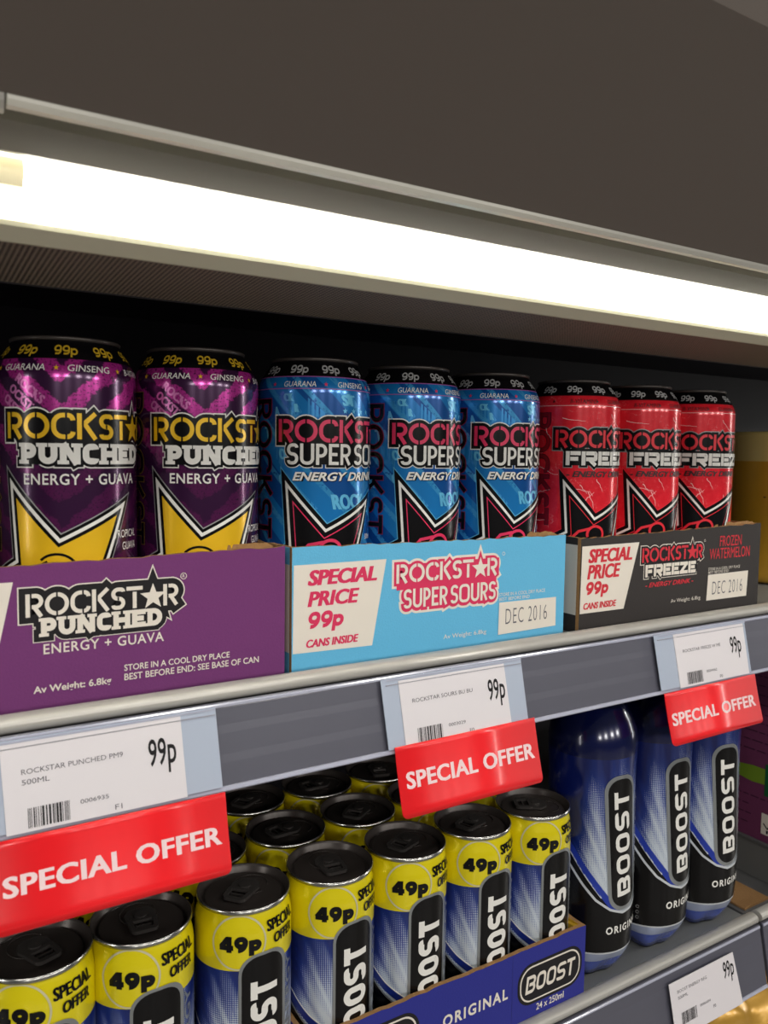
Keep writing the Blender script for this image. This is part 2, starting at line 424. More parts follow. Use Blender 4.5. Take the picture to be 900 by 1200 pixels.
def word(art, chars, x0, y0, h, t, R, widths, gap, sx=1., halos=(), m=None, l=0, serif=False, slit=None, drop=(0, 0)):
    """lay out stroke letters; halos = [(extra, mat, layer)]; returns x of the right end"""
    x = x0
    for ch in chars:
        wd = widths[ch]*h*sx
        if ch == '*':
            c = (x+wd/2, y0+h*.46)
            pts = star5(c[0], c[1], h*.62, 90, .42)
            for e, hm, hl in halos: art.poly(inset(pts, -e), hm, hl)
            art.poly(pts, m, l)
        else:
            sk = [([(x+p[0], y0+p[1])+tuple(p[2:]) for p in pts], cl) for pts, cl in glyph(ch, wd, h, t, R)]
            if serif:
                for (ux, uy) in SERIF.get(ch, ()):
                    yy = y0+(t*.30 if uy == 0 else h-t*.30); xx = x+(t/2 if ux == 0 else wd-t/2)
                    sk.append(([(xx-t*.85, yy), (xx+t*.85, yy), ], 's'))
            for pts, cl in sk:
                tt = t*.6 if cl == 's' else t; cc = cl is True
                rp = rpoly(pts, cc)
                for e, hm, hl in halos:
                    art.stroke([(px+drop[0], py+drop[1]) for px, py in rp], tt+2*e, hm, hl, cc, e)
                art.stroke(rp, tt, m, l, cc)
            if slit:
                sm, sl, sw = slit; g = h*sw; X = lambda a, b, c, d: art.rect(x+a*wd, y0+b*h, x+c*wd, y0+d*h, sm, sl)
                gx = g/wd/2; gy = g/h/2; ty = t/h; tx = t/wd
                if ch == 'O': X(.5-gx, -.02, .5+gx, ty+.03); X(.5-gx, 1-ty-.03, .5+gx, 1.02)
                elif ch in 'RPDBEFK': X(tx, -.02, tx+2*gx, 1.02)
                elif ch == 'C': X(.62-gx, -.02, .62+gx, ty+.03); X(.62-gx, 1-ty-.03, .62+gx, 1.02)
                elif ch == 'S': X(.5-gx, .42, .5+gx, .58)
                elif ch == 'T': X(.5-tx/2-.02, 1-ty-2*gy, .5+tx/2+.02, 1-ty)
        x += wd+gap*h
    return x-gap*h
RW = {'R': .72, 'O': 1.0, 'C': .86, 'K': .78, 'S': .62, 'T': .74, '*': .84}
SLAB = {'P': .78, 'U': .86, 'N': .92, 'C': .78, 'H': .92, 'E': .76, 'D': .84}
FRZ = {'F': 1.05, 'R': 1.2, 'E': 1.08, 'Z': 1.12}
SUP = {'S': .56, 'U': .66, 'P': .52, 'E': .5, 'R': .58, 'O': .82, ' ': .06}
BST = {'B': .86, 'O': .86, 'S': .84, 'T': .78}
def rockstar(art, x0, y0, h, lm, bm_, km, sm=None, L=1., e1=.15, sx=1., fill=True, right=None):
    """stencil name over its black blob with a thin key line"""
    tot = sum(RW[c] for c in 'ROCKST*R')*h*sx+7*.06*h
    x1 = word(art, 'ROCKST*R', x0, y0, h, h*.175, h*.5, RW, .06, sx, [(h*(e1+.055), km, L), (h*e1, bm_, L+1)], lm, L+2, slit=(bm_, L+3, .07))
    if fill: art.rect(x0, y0, x1, y0+h*.98, bm_, L+1)
    return x1
def boost(art, x0, y0, h, m, l, t=.21, gap=.12, sx=1., R=.24):
    return word(art, 'BOOST', x0, y0, h, h*t, h*R, BST, gap, sx, (), m, l)
def rot_art(dst, src, fn):
    for vs, fs, m, l in src.I: dst.I.append(([fn(*v) for v in vs], fs, m, l))

# =================================================================== SETTING
def struct(o): o['kind'] = 'structure'; return o
Z = lambda z: z+ZC
mb = MB(); mb.box(-2.5, 3.5, -4, 1.2, -.03, 0, mat('floor_tile', (168, 164, 156), .35, noise=.05, bscale=3)); struct(mb.build('floor'))
mb = MB(); mb.box(-.9, 2.2, .80, .84, 0, Z(.42), DARK); struct(mb.build('wall_back'))
XL, XJ, XR = -.45, .598, 1.75

# ---- shelves (two bays meet at XJ)
TI = radians(11.2)
def onrail(x, v, off, zt, y0=.3665):
    """point on a tilted price rail: v mm down its face, off mm out from it"""
    v *= .001; off *= .001
    return (x*.001, y0-v*sin(TI)-off*cos(TI), Z(zt)-v*cos(TI)+off*sin(TI))
def shelf(x0, x1, zs, zt, label, h=40, top=SHLF):
    """zs: shelf surface, zt: top of the price rail"""
    r = empty('fridge_shelf', ((x0+x1)/2, .8, Z(zs)), label, 'shelf', 'refrigerator shelves')
    ox, oy, oz = r.location
    def part(name, b): 
        b.V = [(x-ox, y-oy, z-oz) for x, y, z in b.V]; return b.build(name, r)
    b = MB(); b.extr_x([(.3800, Z(zs)), (.3806, Z(zs)+.0015), (.3825, Z(zs)+.0015), (.384, Z(zs)), (.80, Z(zs)), (.80, Z(zs)-.018), (.3800, Z(zs)-.018)], x0, x1, top); part('shelf_panel', b)
    b = MB(); n = 14   # rounded metal nosing
    zc = Z(zt)+.0045
    b.extr_x([(.3735+.0052*cos(2*pi*k/n), zc+.0042*sin(2*pi*k/n)) for k in range(n)], x0+.001, x1-.001, NOSE, smooth=True); part('front_bar', b)
    b = MB()           # tilted price channel
    P = lambda v, o: onrail(0, v, o, zt, .368)[1:]
    b.extr_x([P(-1, 0), P(2, .3), P(10, .1), P(14, .22), P(24, .1), P(28, .22), P(h-2, .1), P(h, .1), P(h, -2.2), P(-1, -2.2)], x0+.0005, x1-.0005, CHAN); part('price_rail', b)
    b = MB()
    b.extr_x([P(-.4, .8), P(.4, 1.1), P(1.4, .9), P(1.4, .1), P(-.4, .1)], x0+.001, x1-.001, CLEAR)
    b.extr_x([P(h-1.4, .3), P(h-1.2, 1.4), P(h+.6, 1.8), P(h+1.2, 1.2), P(h+1.2, -2.2), P(h+.2, -2.2), P(h+.2, .25)], x0+.001, x1-.001, CLEAR); part('clear_strip', b)
    b = MB(); b.box(x0+.002, x1-.002, .374, .381, Z(zs)-.0165, Z(zs)-.0075, SLATE); part('front_channel', b)
    return r
ZS1, ZT1 = -.1225, -.1236
ZS2, ZT2 = -.378, -.3791
shelf(XL, XJ, ZS1, ZT1, 'upper grey fridge shelf carrying the three tray boxes of tall cans')
shelf(XJ+.003, XR, ZS1, ZT1, 'upper grey fridge shelf past the joint, under the yellow jar')
shelf(XL, XJ, ZS2, ZT2, 'lower grey fridge shelf carrying the yellow topped cans and blue bottles', 46)
shelf(XJ+.003, XR, ZS2, ZT2, 'lower grey fridge shelf past the joint, under the grey riser', 46, SLATE)
shelf(XL, XR, -.640, -.641, 'lowest fridge shelf below the frame under the gold bag', 46)

# ---- canopy over the shelf: fascia, strip light trough, air grille
r = empty('fridge_canopy', (.6, .8, Z(.16)), 'dark grey fridge canopy with chrome edge strip above the light', 'canopy')  # canopy and strip light below scaled about the camera, baked into the coordinates
def cpart(name, b, par=None):
    q = par or r
    b.V = [(x-.6, y-.8, z-Z(.16)) for x, y, z in b.V]; return b.build(name, q)
b = MB(); b.extr_x([(.2120, Z(.2050)), (.1960, Z(.1950)), (.1945, Z(.1840)), (.1965, Z(.1745)), (.2010, Z(.1680)), (.2080, Z(.1632)), (.2848, Z(.1098)), (.2848, Z(.2050))], XL-.3, XR, PANEL, smooth=False); cpart('fascia_panel', b)
b = MB(); b.extr_x([(.2849, Z(.1105)), (.2849, Z(.1084)), (.2858, Z(.1066)), (.2876, Z(.1060)), (.2888, Z(.1073)), (.2888, Z(.1105))], .0386, XR, TRIMM); cpart('chrome_strip', b)
b = MB(); b.extr_x([(.2849, Z(.1105)), (.2849, Z(.1075)), (.2861, Z(.1050)), (.2883, Z(.1045)), (.2889, Z(.1071)), (.2889, Z(.1105))], XL-.3, .0378, mat('end_cap', (168, 164, 156), .4)); cpart('strip_end_cap', b)
b = MB(); b.box(XL-.3, XR, .2849, .80, Z(.1275), Z(.2050), DARK); b.box(XL-.3, XR, .2849, .2960, Z(.1105), Z(.1275), DARK); cpart('top_panel', b)
b = MB(); b.extr_x([(.2961, Z(.1275)), (.2961, Z(.1058)), (.3073, Z(.0996)), (.3094, Z(.0996)), (.3094, Z(.1016)), (.2992, Z(.1073)), (.2992, Z(.1275))], XL-.3, XR, HOUS); cpart('light_housing', b)
b = MB(); b.extr_x([(.3256, Z(.0814)), (.3262, Z(.0797)), (.3336, Z(.0755)), (.3353, Z(.0755)), (.3353, Z(.0778)), (.3270, Z(.0818))], XL-.3, XR, LIPM); cpart('housing_lip', b)
M = mat('grille_mesh', (60, 54, 50), .55); hh = NT(M)
tc = hh.n('ShaderNodeTexCoord'); sp = hh.n('ShaderNodeSeparateXYZ'); hh.t.links.new(tc.outputs['Object'], sp.inputs[0])
sx = hh.m('SINE', hh.m('MULTIPLY', hh.m('ADD', sp.outputs[0], sp.outputs[1]), 1500.)); sy = hh.m('SINE', hh.m('MULTIPLY', hh.m('SUBTRACT', sp.outputs[0], sp.outputs[1]), 1500.))
hole = hh.step(hh.m('MULTIPLY', sx, sy), .05, .2)
hh.put(hh.t.nodes['Principled BSDF'].inputs['Base Color'], hh.mix(hole, C4(150, 138, 122), C4(30, 26, 26)))
b = MB(); b.extr_x([(.3353, Z(.0755)), (.3910, Z(.0712)), (.3910, Z(.0733)), (.3353, Z(.0775))], XL-.3, XR, M); cpart('air_grille', b)
b = MB(); b.extr_x([(.3910, Z(.0707)), (.3927, Z(.0707)), (.3927, Z(.1275)), (.3910, Z(.1275))], XL-.3, XR, mat('grille_edge', (70, 68, 74), .4)); cpart('grille_edge', b)
b = MB(); b.box(XL-.3, XR, .3926, .80, Z(.1241), Z(.1275), DARK); cpart('inner_ceiling', b)

# ---- strip light
r2 = empty('strip_light', (.6, .375, Z(.13)), 'bright white fluorescent strip light in the trough under the canopy', 'light')
def lpart(name, b): b.V = [(x-.6, y-.375, z-Z(.13)) for x, y, z in b.V]; return b.build(name, r2)
b = MB(); pr = [(.3107, Z(.1020))]+[(.3221+.0115*cos(radians(a)), Z(.1033)+.0157*sin(radians(a))) for a in range(170, -6, -14)]
out = [(y+.001, z+.0010) for y, z in pr][::-1]
b.extr_x(pr+out, XL-.25, XR-.05, REFL, smooth=True); lpart('reflector', b)
DIF = bpy.data.materials.new('diffuser_film'); DIF.use_nodes = True; MATS['diffuser_film'] = DIF  # film added behind the tube to close the gap and light the cans
dn = DIF.node_tree; tl = dn.nodes.new('ShaderNodeBsdfTranslucent'); tl.inputs[0].default_value = (.92, .92, .88, 1)
df = dn.nodes.new('ShaderNodeBsdfDiffuse'); df.inputs[0].default_value = (.92, .92, .88, 1); mxs = dn.nodes.new('ShaderNodeMixShader'); dn.links.new(tl.outputs[0], mxs.inputs[1]); dn.links.new(df.outputs[0], mxs.inputs[2])
dn.links.new(mxs.outputs[0], dn.nodes['Material Output'].inputs[0])
b = MB(); q = [(.3340, Z(.1040)), (.3350, Z(.0920)), (.3346, Z(.0776))]
for p0_, p1_ in zip(q, q[1:]): b.quad([(XL-.25, *p0_), (XR-.05, *p0_), (XR-.05, *p1_), (XL-.25, *p1_)], DIF)
lpart('diffuser', b)
b = MB(); x0t = .049
b.tube([(x0t, .3243, Z(.0905)), (XR-.1, .3243, Z(.0905))], .0059, TUBE, 20); lpart('tube', b)
b = MB(); b.tube([(x0t-.35, .3243, Z(.0905)), (x0t-.012, .3243, Z(.0905))], .0059, TUBE, 20); lpart('tube', b)
b = MB(); b.box(x0t-.011, x0t-.001, .3183, .3302, Z(.0915), Z(.1011), mat('lamp_holder', (214, 204, 176), .4)); lpart('tube_holder', b)

# =================================================================== TALL CANS
CANP = [(.001, .006), (.020, .005), (.0235, .0005), (.0255, .0005), (.028, .003), (.0325, .011), (.033, .014), (.033, .060), (.033, .110), (.033, .1535), (.03285, .1560), (.0324, .1583), (.0316, .1605), (.0306, .1626), (.0293, .1648), (.0277, .1672), (.0262, .1694), (.0252, .1710), (.0250, .1718)]
def prof_r(P, z):
    for (r0, z0), (r1, z1) in zip(P, P[1:]):
        if z0 <= z <= z1 and z1 > z0: return r0+(r1-r0)*(z-z0)/(z1-z0), -(r1-r0)/(z1-z0)
    return P[-1][0], 0
def wrapper(P, us, lay=.00011, tilt=0.):
    def fn(s, z, l):
        z *= .001; r, k = prof_r(P, z); th = s*.001/us; L = sqrt(1+k*k); r += l*lay/L
        return (r*sin(th), -r*cos(th), z+l*lay*k/L)
    def nf(s, z):
        r, k = prof_r(P, z*.001); th = s*.001/us; L = sqrt(1+k*k)
        return (sin(th)/L, -cos(th)/L, k/L)
    return fn, nf
def tall_lid(par):
    b = MB(); b.lathe([(.0250, .1718), (.0256, .1722), (.0257, .1732), (.0250, .1737), (.0240, .1730), (.0228, .1690), (.0218, .1683), (.0208, .1696), (.0001, .1700)], LIDB, 72); lid = b.build('lid', par)
    b = MB(); pull_tab(b, .1700); t = b.build('pull_tab', lid)
    return lid
def pull_tab(b, z, m=None):
    m = m or mat('black_tab', (84, 80, 78), .22, .6)
    out = rpoly([(-.0068, -.013, .003), (.0068, -.013, .003), (.0082, .004, .004), (.0045, .0095, .004), (-.0045, .0095, .004), (-.0082, .004, .004)], True)
    ins = rpoly([(-.0040, -.0104, .002), (.0040, -.0104, .002), (.0046, -.0034, .002), (-.0046, -.0034, .002)], True)
    path = rpoly([(-.0054, -.0117, .002), (.0054, -.0117, .002), (.0064, -.002, .001), (-.0064, -.002, .001)], True)
    for q in ribbon(path, .0024, True): b.prism(q, z+.0012, z+.0030, m)
    nose = rpoly([(-.0070, -.0025, .001), (.0070, -.0025, .001), (.0082, .004, .004), (.0045, .0095, .004), (-.0045, .0095, .004), (-.0082, .004, .004)], True)
    b.prism(nose, z+.0012, z+.0026, m)
    b.prism([(.0032*cos(2*pi*k/20), .002+.0032*sin(2*pi*k/20)) for k in range(20)], z-.0002, z+.0034, m)
    b.prism([(-.0040, -.0075), (.0040, -.0075), (.0040, -.0066), (-.0040, -.0066)], z+.0012, z+.0024, m)
STAR = [(-34.5, 112), (-8, 81.5), (27.5, 99.5), (13, 62), (38, 40), (6, 33), (-12, 5), (-22, 33), (-58, 56), (-31.5, 70)]
def neck_art(A, ink, strip, sink, smark, words):
    for i in range(14):                       # price repeated round the black neck band
        s = -46.2+20.7*i
        if s < 100: price(A, '99p', s-6, 164.6, 4.6, 12, .85, ink, 1, R=.3, shear=.08)
    for k, (t, a, b_) in enumerate(words): A.text(t, a, 156.9, b_, 159.9, sink, 2, shear=.15)
    for a in (-39.5, -9.0, 21, 50): A.poly(star5(a, 158.3, 1.3), smark, 2)
def side_name(A, m, l, w=.9, m2=None):
    """the name again, running up the can's left side in outline"""
    T = Art(); x = 0
    for ch in 'ROCKST':
        for pts, cl in glyph(ch, RW[ch]*15, 15, 2.6, 7.5):
            T.stroke(rpoly(pts, cl), 3.4, m, 0, cl, .4)
            T.stroke(rpoly(pts, cl), 2.3, m2 or BLK, 1, cl, -.1)
        x += 1; n = len(T.I)
        for i in range(getattr(T, 'k', 0), n):
            vs, fs, mm, ll = T.I[i]; T.I[i] = ([(v[0]+getattr(T, 'x', 0), v[1]) for v in vs], fs, mm, ll)
        T.k = n; T.x = getattr(T, 'x', 0)+RW[ch]*15+1.4
    rot_art(A, T, lambda u, v: (-56.5+v, 150.5-u))
    A.I[-len(T.I):] = [(a, b_, c, [q+l for q in d] if isinstance(d, list) else d+l) for a, b_, c, d in A.I[-len(T.I):]]
def tall_can(kind, loc, label, group):
    r = empty('tall_drink_can', loc, label, 'can', group)
    pr_mat = MATS[{'purple': 'purple_print', 'blue': 'blue_print', 'red': 'red_print'}[kind]]
    us = .033
    def mt(z0, z1, i): return ALU if z1 <= .0115 else (BLK if z0 >= .1625 else pr_mat)
    b = MB(); b.lathe(CANP, mt, 96, us=us)
    A = Art()
    if kind == 'purple':
        neck_art(A, mat('neck_gold', (212, 172, 40), .4, .2), None, WHT, YEL, [('GUARANA', -35, -14), ('GINSENG', -4, 16), ('B-VITAMINS', 26, 46)])
        side_name(A, GOLD, 1)
        T = Art()
        for k in range(3): T.text('ROCKSTAR'[k:k+5], 0, -6*k, 17-2*k, -6*k+4.4, mat('print_rose', (206, 120, 180), .3, .4, .3), 0, bold=.02, fat=.4)
        rot_art(A, T, lambda u, v: (-29+(u*.75+v*.62), 152.5+(-u*.66+v*.75)))
        A.text('ENERGY + GUAVA', -24.5, 104.6, 32, 109.8, WHT, 3, bold=.015, space=1.1)
        xe = rockstar(A, -33.5, 125.8, 12.0, YEL, BLK, WHT)
        hal = [(1.9, WHT, 1.2), (1.35, BLK, 2.2)]
        word(A, 'PUNCHED', -25.6, 114.2, 9.6, 2.9, 3.4, SLAB, .10, 1.0, hal, WHT, 5, serif=True)
        A.rect(-25, 114, 30, 126, BLK, 2.1)
        A.poly(inset(STAR, -.55), GRYL, 1); A.poly(STAR, BLK, 2); A.poly(inset(STAR, 1.5), WHT, 3); A.poly(inset(STAR, 3.1), BLK, 4); A.poly(inset(STAR, 4.7), YEL, 5)
        A.stroke(arc(-10, 64.5, 9, 8, 140, 20), 1.2, BLK, 6); A.stroke([(-20, 66), (-14, 69)], 1.2, BLK, 6)
        A.text('TROPICAL', 17, 78.5, 34, 82.3, WHT, 3); A.text('GUAVA', 22.5, 72.5, 34, 76.3, WHT, 3)
    elif kind == 'blue':
        A.stroke([(-100, 162.6), (100, 162.6)], .5, mat('print_mauve', (150, 80, 150), .4), 1); A.stroke([(-100, 155.9), (100, 155.9)], .5, MATS['print_mauve'], 1)
        neck_art(A, mat('neck_grey', (170, 170, 170), .4, .1), None, WHT, PNK, [('GUARANA', -33, -14.5), ('GINSENG', -2, 16), ('B-VITAMINS', 26, 46)])
        side_name(A, mat('print_maroon', (120, 20, 60), .4), 1)
        for t, a, z0, sz in (('R', -27, 143, 4.6), ('CK', -33, 149, 4.2), ('ROCK', -6, 89.5, 8.5), ('ST', 0, 147, 6), ('K', -31, 97, 6), ('TA', 2, 80, 6), ('R', 28, 105, 7), ('O', -36, 117, 6), ('1', 3, 148, 5.5), ('C', -36, 103, 6), ('S', -24, 91, 5), ('R', 19, 87, 7), ('K', -52, 100, 7), ('T', -48, 128, 7), ('A', -39, 141, 5)):
            A.text(t, a, z0, a+sz*.75*len(t), z0+sz, LBLU, 1, bold=.02, shear=-.25, fat=.7)
        for q in ([(-38, 152), (-28, 152), (-22, 143), (-25, 141)], [(-19, 151), (-6, 140), (-19, 141)], [(-1, 154), (6, 154), (14, 146), (3, 147)], [(-38, 138), (-34, 138), (-34, 112), (-38, 118)], [(-30, 104), (-26, 104), (-13, 90), (-17, 88)], [(20, 112), (27, 112), (27, 102), (16, 96)]):
            A.poly(q, mat('print_midblue', (44, 136, 200), .3, .4, .3), .05)
        for a in (2.5, 8.5, 14.5, 20.5): A.poly(star5(a, 144.2, 1.7), LBLU, 1)
        A.text('ENERGY DRINK', -27.0, 105.0, 30, 109.9, BLK, 3, bold=.06, shear=.3); A.text('ENERGY DRINK', -27.4, 105.4, 29.6, 110.3, WHT, 4, bold=.03, shear=.3)
        rockstar(A, -36.0, 126.6, 12.6, PNK, BLK, WHT)
        word(A, 'SUPER SOURS', -30.5, 114.3, 11.6, 1.75, 2.6, SUP, .085, 1.0, [(1.9, WHT, 1.2), (1.45, BLK, 2.2)], WHT, 5)
        A.rect(-29, 114.5, 40, 126, BLK, 2.1)
        A.poly(inset(STAR, -.5), LBLU, 1); A.poly(STAR, BLK, 2); A.poly(inset(STAR, 2.2), WHT, 3); A.poly(inset(STAR, 3.7), BLK, 4); A.poly(inset(STAR, 6.0), PNK, 5); A.poly(inset(STAR, 6.6), BLK, 6)
        A.stroke([(-24, 63), (-18, 70), (-10, 71.5)], 1.8, PNK, 7); A.stroke(arc(-6, 67, 6, 5.5, 200, -20), 1.8, PNK, 7)
        A.text('500ml', 20.5, 71.5, 28, 74.5, WHT, 3)
    else:
        neck_art(A, mat('neck_white', (190, 190, 190), .4, .1), None, DRED, DRED, [('B-VITAMINS', -28, -9), ('GUARANA', 0, 17), ('GINSENG', 26, 46)])
        A.stroke([(-100, 162.4), (100, 162.4)], .4, DRED, 1); A.stroke([(-100, 155.4), (100, 155.4)], .35, mat('ice_white', (246, 200, 200), .4), 1)
        side_name(A, DRED, .3, m2=mat('print_deepred', (150, 18, 34), .35, .2))
        IC = MATS['ice_white']
        rr = random.Random(5)
        for s0, z0, ln, dr in ((-33, 147, 16, -24), (-29, 103, 22, -28), (-14, 96, 12, -60), (-8, 105, 10, -60), (-20, 101, 8, -40), (-52, 94, 12, 4), (-54, 76, 12, -14), (-50, 113, 16, -6), (4, 150, 14, -38), (8, 92, 14, -70), (-16, 90, 9, 40), (-45, 140, 9, -50), (14, 108, 12, -55)):
            p = [(s0, z0)]; an = dr
            for k in range(6):
                an = dr+rr.uniform(-28, 28); p.append((p[-1][0]+ln/6*cos(radians(an)), p[-1][1]+ln/6*sin(radians(an))))
            for k in range(6): A.stroke(p[k:k+2], .45*(1-.1*k), IC, 1, ext=.1)
        rockstar(A, -37.5, 126.6, 12.2, REDP, BLK, GRYL)
        word(A, 'FREEZE', -30.0, 114.6, 9.6, 2.7, .6, FRZ, .07, .98, [(1.9, GRYL, 1.2), (1.4, BLK, 2.2)], WHT, 5, slit=(BLK, 6, .03))
        A.rect(-29.5, 114.5, 28, 126, BLK, 2.1)
        A.text('- ENERGY DRINK -', -29.5, 106.4, 27, 110.6, mat('print_oxblood', (44, 4, 12), .4), 3, bold=.02, shear=.3, fat=.3)
        A.poly(inset(STAR, -.5), REDP, 1); A.poly(STAR, BLK, 2); A.poly(inset(STAR, 2.4), WHT, 3); A.poly(inset(STAR, 4.0), BLK, 4); A.poly(inset(STAR, 6.2), REDP, 5); A.poly(inset(STAR, 6.7), BLK, 6)
        A.stroke([(-26, 63), (-20, 69), (-12, 71)], 1.8, REDP, 7); A.stroke(arc(-8, 67, 6, 5.5, 200, -20), 1.8, REDP, 7)
    fn, nf = wrapper(CANP, us)
    A.emit(b, fn, nf, 2.7, 1.0, 153.5)
    b.build('can_body', r); tall_lid(r)
    return r
YC, PT, CP, CB, CK = .4275, .0665, .0824, .2201, .4307
zc = Z(-.1225)+.0004
PURS = [(CP, 'purple guava drink can leftmost on the upper shelf, cut by the frame'), (CP+PT, 'purple guava drink can beside the first blue can')]
BLUS = [(CB, 'blue sour drink can beside the purple cans', 0), (CB+PT, 'middle blue sour drink can between two other blue cans', .22), (CB+2*PT, 'blue sour drink can beside the red cans', .11)]
REDS = [(CK, 'red melon drink can beside the blue cans', 0), (CK+PT, 'middle red melon drink can between two other red cans', -.045), (CK+2*PT, 'red melon drink can beside the yellow jar, rightmost', -.27)]
p0 = tall_can('purple', (PURS[1][0], YC, zc), PURS[1][1], 'purple tall cans')
dup(p0, (PURS[0][0], YC, zc), PURS[0][1], -.05)
p0 = tall_can('blue', (BLUS[0][0], YC, zc), BLUS[0][1], 'blue tall cans')
for x, lb, rz in BLUS[1:]: dup(p0, (x, YC, zc), lb, rz)
p0 = tall_can('red', (REDS[0][0], YC, zc), REDS[0][1], 'red tall cans')
for x, lb, rz in REDS[1:]: dup(p0, (x, YC, zc), lb, rz)

# =================================================================== TRAY BOXES
def tray(name, x0, wd, y0, dp, zs, h, card, inner, art, label, tilt=0., seed=1, hl=None, fold=None, sideart=None, group=None, torn=None):
    r = empty(name, (x0, y0, Z(zs)), label, 'tray box', group)
    t = .003; rr = random.Random(seed); W = wd; n = 40
    def top(x): 
        k = (hl if hl is not None else h)*(1-x/W)+h*x/W
        return k
    jag = [rr.uniform(-.0006, .0004) for _ in range(n+1)]
    b = MB()               # front wall with a rough cut top edge
    fr = [b.v((W*i/n, 0, 0)) for i in range(n+1)]; ft = [b.v((W*i/n, 0, top(W*i/n)+jag[i])) for i in range(n+1)]
    bt = [b.v((W*i/n, t, top(W*i/n)+jag[i])) for i in range(n+1)]; bb = [b.v((W*i/n, t, 0)) for i in range(n+1)]
    for i in range(n):
        b.f((fr[i], fr[i+1], ft[i+1], ft[i]), card); b.f((ft[i], ft[i+1], bt[i+1], bt[i]), KRAFT); b.f((bb[i+1], bb[i], bt[i], bt[i+1]), inner)
    b.f((fr[0], ft[0], bt[0], bb[0]), KRAFT); b.f((fr[n], bb[n], bt[n], ft[n]), KRAFT)
    art.emit(b, lambda x, z, l: (x*.001, -l*.0001, z*.001))
    b.build('front_panel', r)
    for sd in (0, 1):
        b = MB(); x = .0 if sd == 0 else W-t; yb = dp; m = 24
        o = x if sd == 0 else x+t; i_ = x+t if sd == 0 else x
        jj = [rr.uniform(-.0006, .0006) for _ in range(m+1)]
        hh_ = (hl if (hl is not None and sd == 0) else h)
        A_ = [b.v((o, t+(yb-2*t)*k/m, 0)) for k in range(m+1)]; B_ = [b.v((o, t+(yb-2*t)*k/m, hh_+jj[k])) for k in range(m+1)]
        C_ = [b.v((i_, t+(yb-2*t)*k/m, hh_+jj[k])) for k in range(m+1)]; D_ = [b.v((i_, t+(yb-2*t)*k/m, 0)) for k in range(m+1)]
        for k in range(m):
            b.f((A_[k+1], A_[k], B_[k], B_[k+1]), card); b.f((B_[k], C_[k], C_[k+1], B_[k+1]), KRAFT); b.f((D_[k], D_[k+1], C_[k+1], C_[k]), inner)
        if sideart and sd == 0: sideart(b)
        b.build('side_panel', r)
    b = MB(); b.box(0, W, dp-t, dp, 0, h, card); b.build('back_panel', r)
    b = MB(); b.box(t, W-t, t, dp-t, 0.0002, .0004, inner); b.build('base_panel', r)
    if torn:
        b = MB(); a0, a1, up = torn; k_ = 18
        pts = [(a0+(a1-a0)*k/k_, h+up*min(1, k/3, (k_-k)/1.5)*rr.uniform(.55, 1.1)) for k in range(k_+1)]
        lo = [b.v((x, t+.0003, h-.012)) for x, z in pts]; hi = [b.v((x, t+.0010+.0012*rr.random(), z)) for x, z in pts]
        lo2 = [b.v((x, t+.0026, h-.012)) for x, z in pts]; hi2 = [b.v((x, t+.0034, z-.0004)) for x, z in pts]
        for k in range(k_):
            b.f((lo[k], lo[k+1], hi[k+1], hi[k]), KRAFT); b.f((hi[k], hi[k+1], hi2[k+1], hi2[k]), KRAFT); b.f((lo2[k+1], lo2[k], hi2[k], hi2[k+1]), KRAFT)
        b.build('torn_flap', r)
    b = MB()               # folded corner flap glued inside the right end
    b.extr_x([(t, .0015), (t+.022, .0015), (t+.022, h*.93), (t, h*.98)], W-2*t-.0005, W-t-.0002, inner); b.build('corner_flap', r)
    return r
def price_patch(A, pts, ink, ox=0, s=1.):
    A.poly(pts, PCRE, 1)
Y0 = .3902
# purple
A = Art()
A.poly([(8, 62), (67.8, 62.1), (57, 12.4), (8, 12.4)], PCRE, 1)
x1 = rockstar(A, 72.7, 45.6, 10.6, PCRE, PBLK, PCRE, L=2, e1=.26, sx=.985)
word(A, 'PUNCHED', 79, 36.2, 8.6, 2.5, 3.0, SLAB, .10, 1.0, [(2.6, PCRE, 2), (2.2, PBLK, 3)], PCRE, 5, serif=True)
A.rect(78, 37, 136, 46, PBLK, 3)
A.text('ENERGY + GUAVA', 80, 27.9, 135.4, 32.7, PCRE, 2, bold=.012, space=1.1)
A.text('Av Weight: 6.8kg', 75.4, 9.2, 110, 13.6, PCRE, 2, bold=.02)
A.text('STORE IN A COOL DRY PLACE', 116.1, 15.4, 169.6, 18.5, PCRE, 2, bold=.015)
A.text('BEST BEFORE END: SEE BASE OF CAN', 116.1, 10.8, 185.8, 14.1, PCRE, 2, bold=.015)
A.stroke(arc(145.5, 59.5, 1.5, 1.5, 0, 360), .35, PCRE, 2, True); A.text('R', 144.9, 58.8, 146.1, 60.3, PCRE, 2)
tray('drink_tray_box', -.0165, .2008, Y0, .272, -.1225, .0715, CPUR, KRAFT, A, 'purple cardboard tray box holding the purple cans', seed=3, hl=.068, torn=(.158, .196, .0022), group='cardboard trays of tall cans')
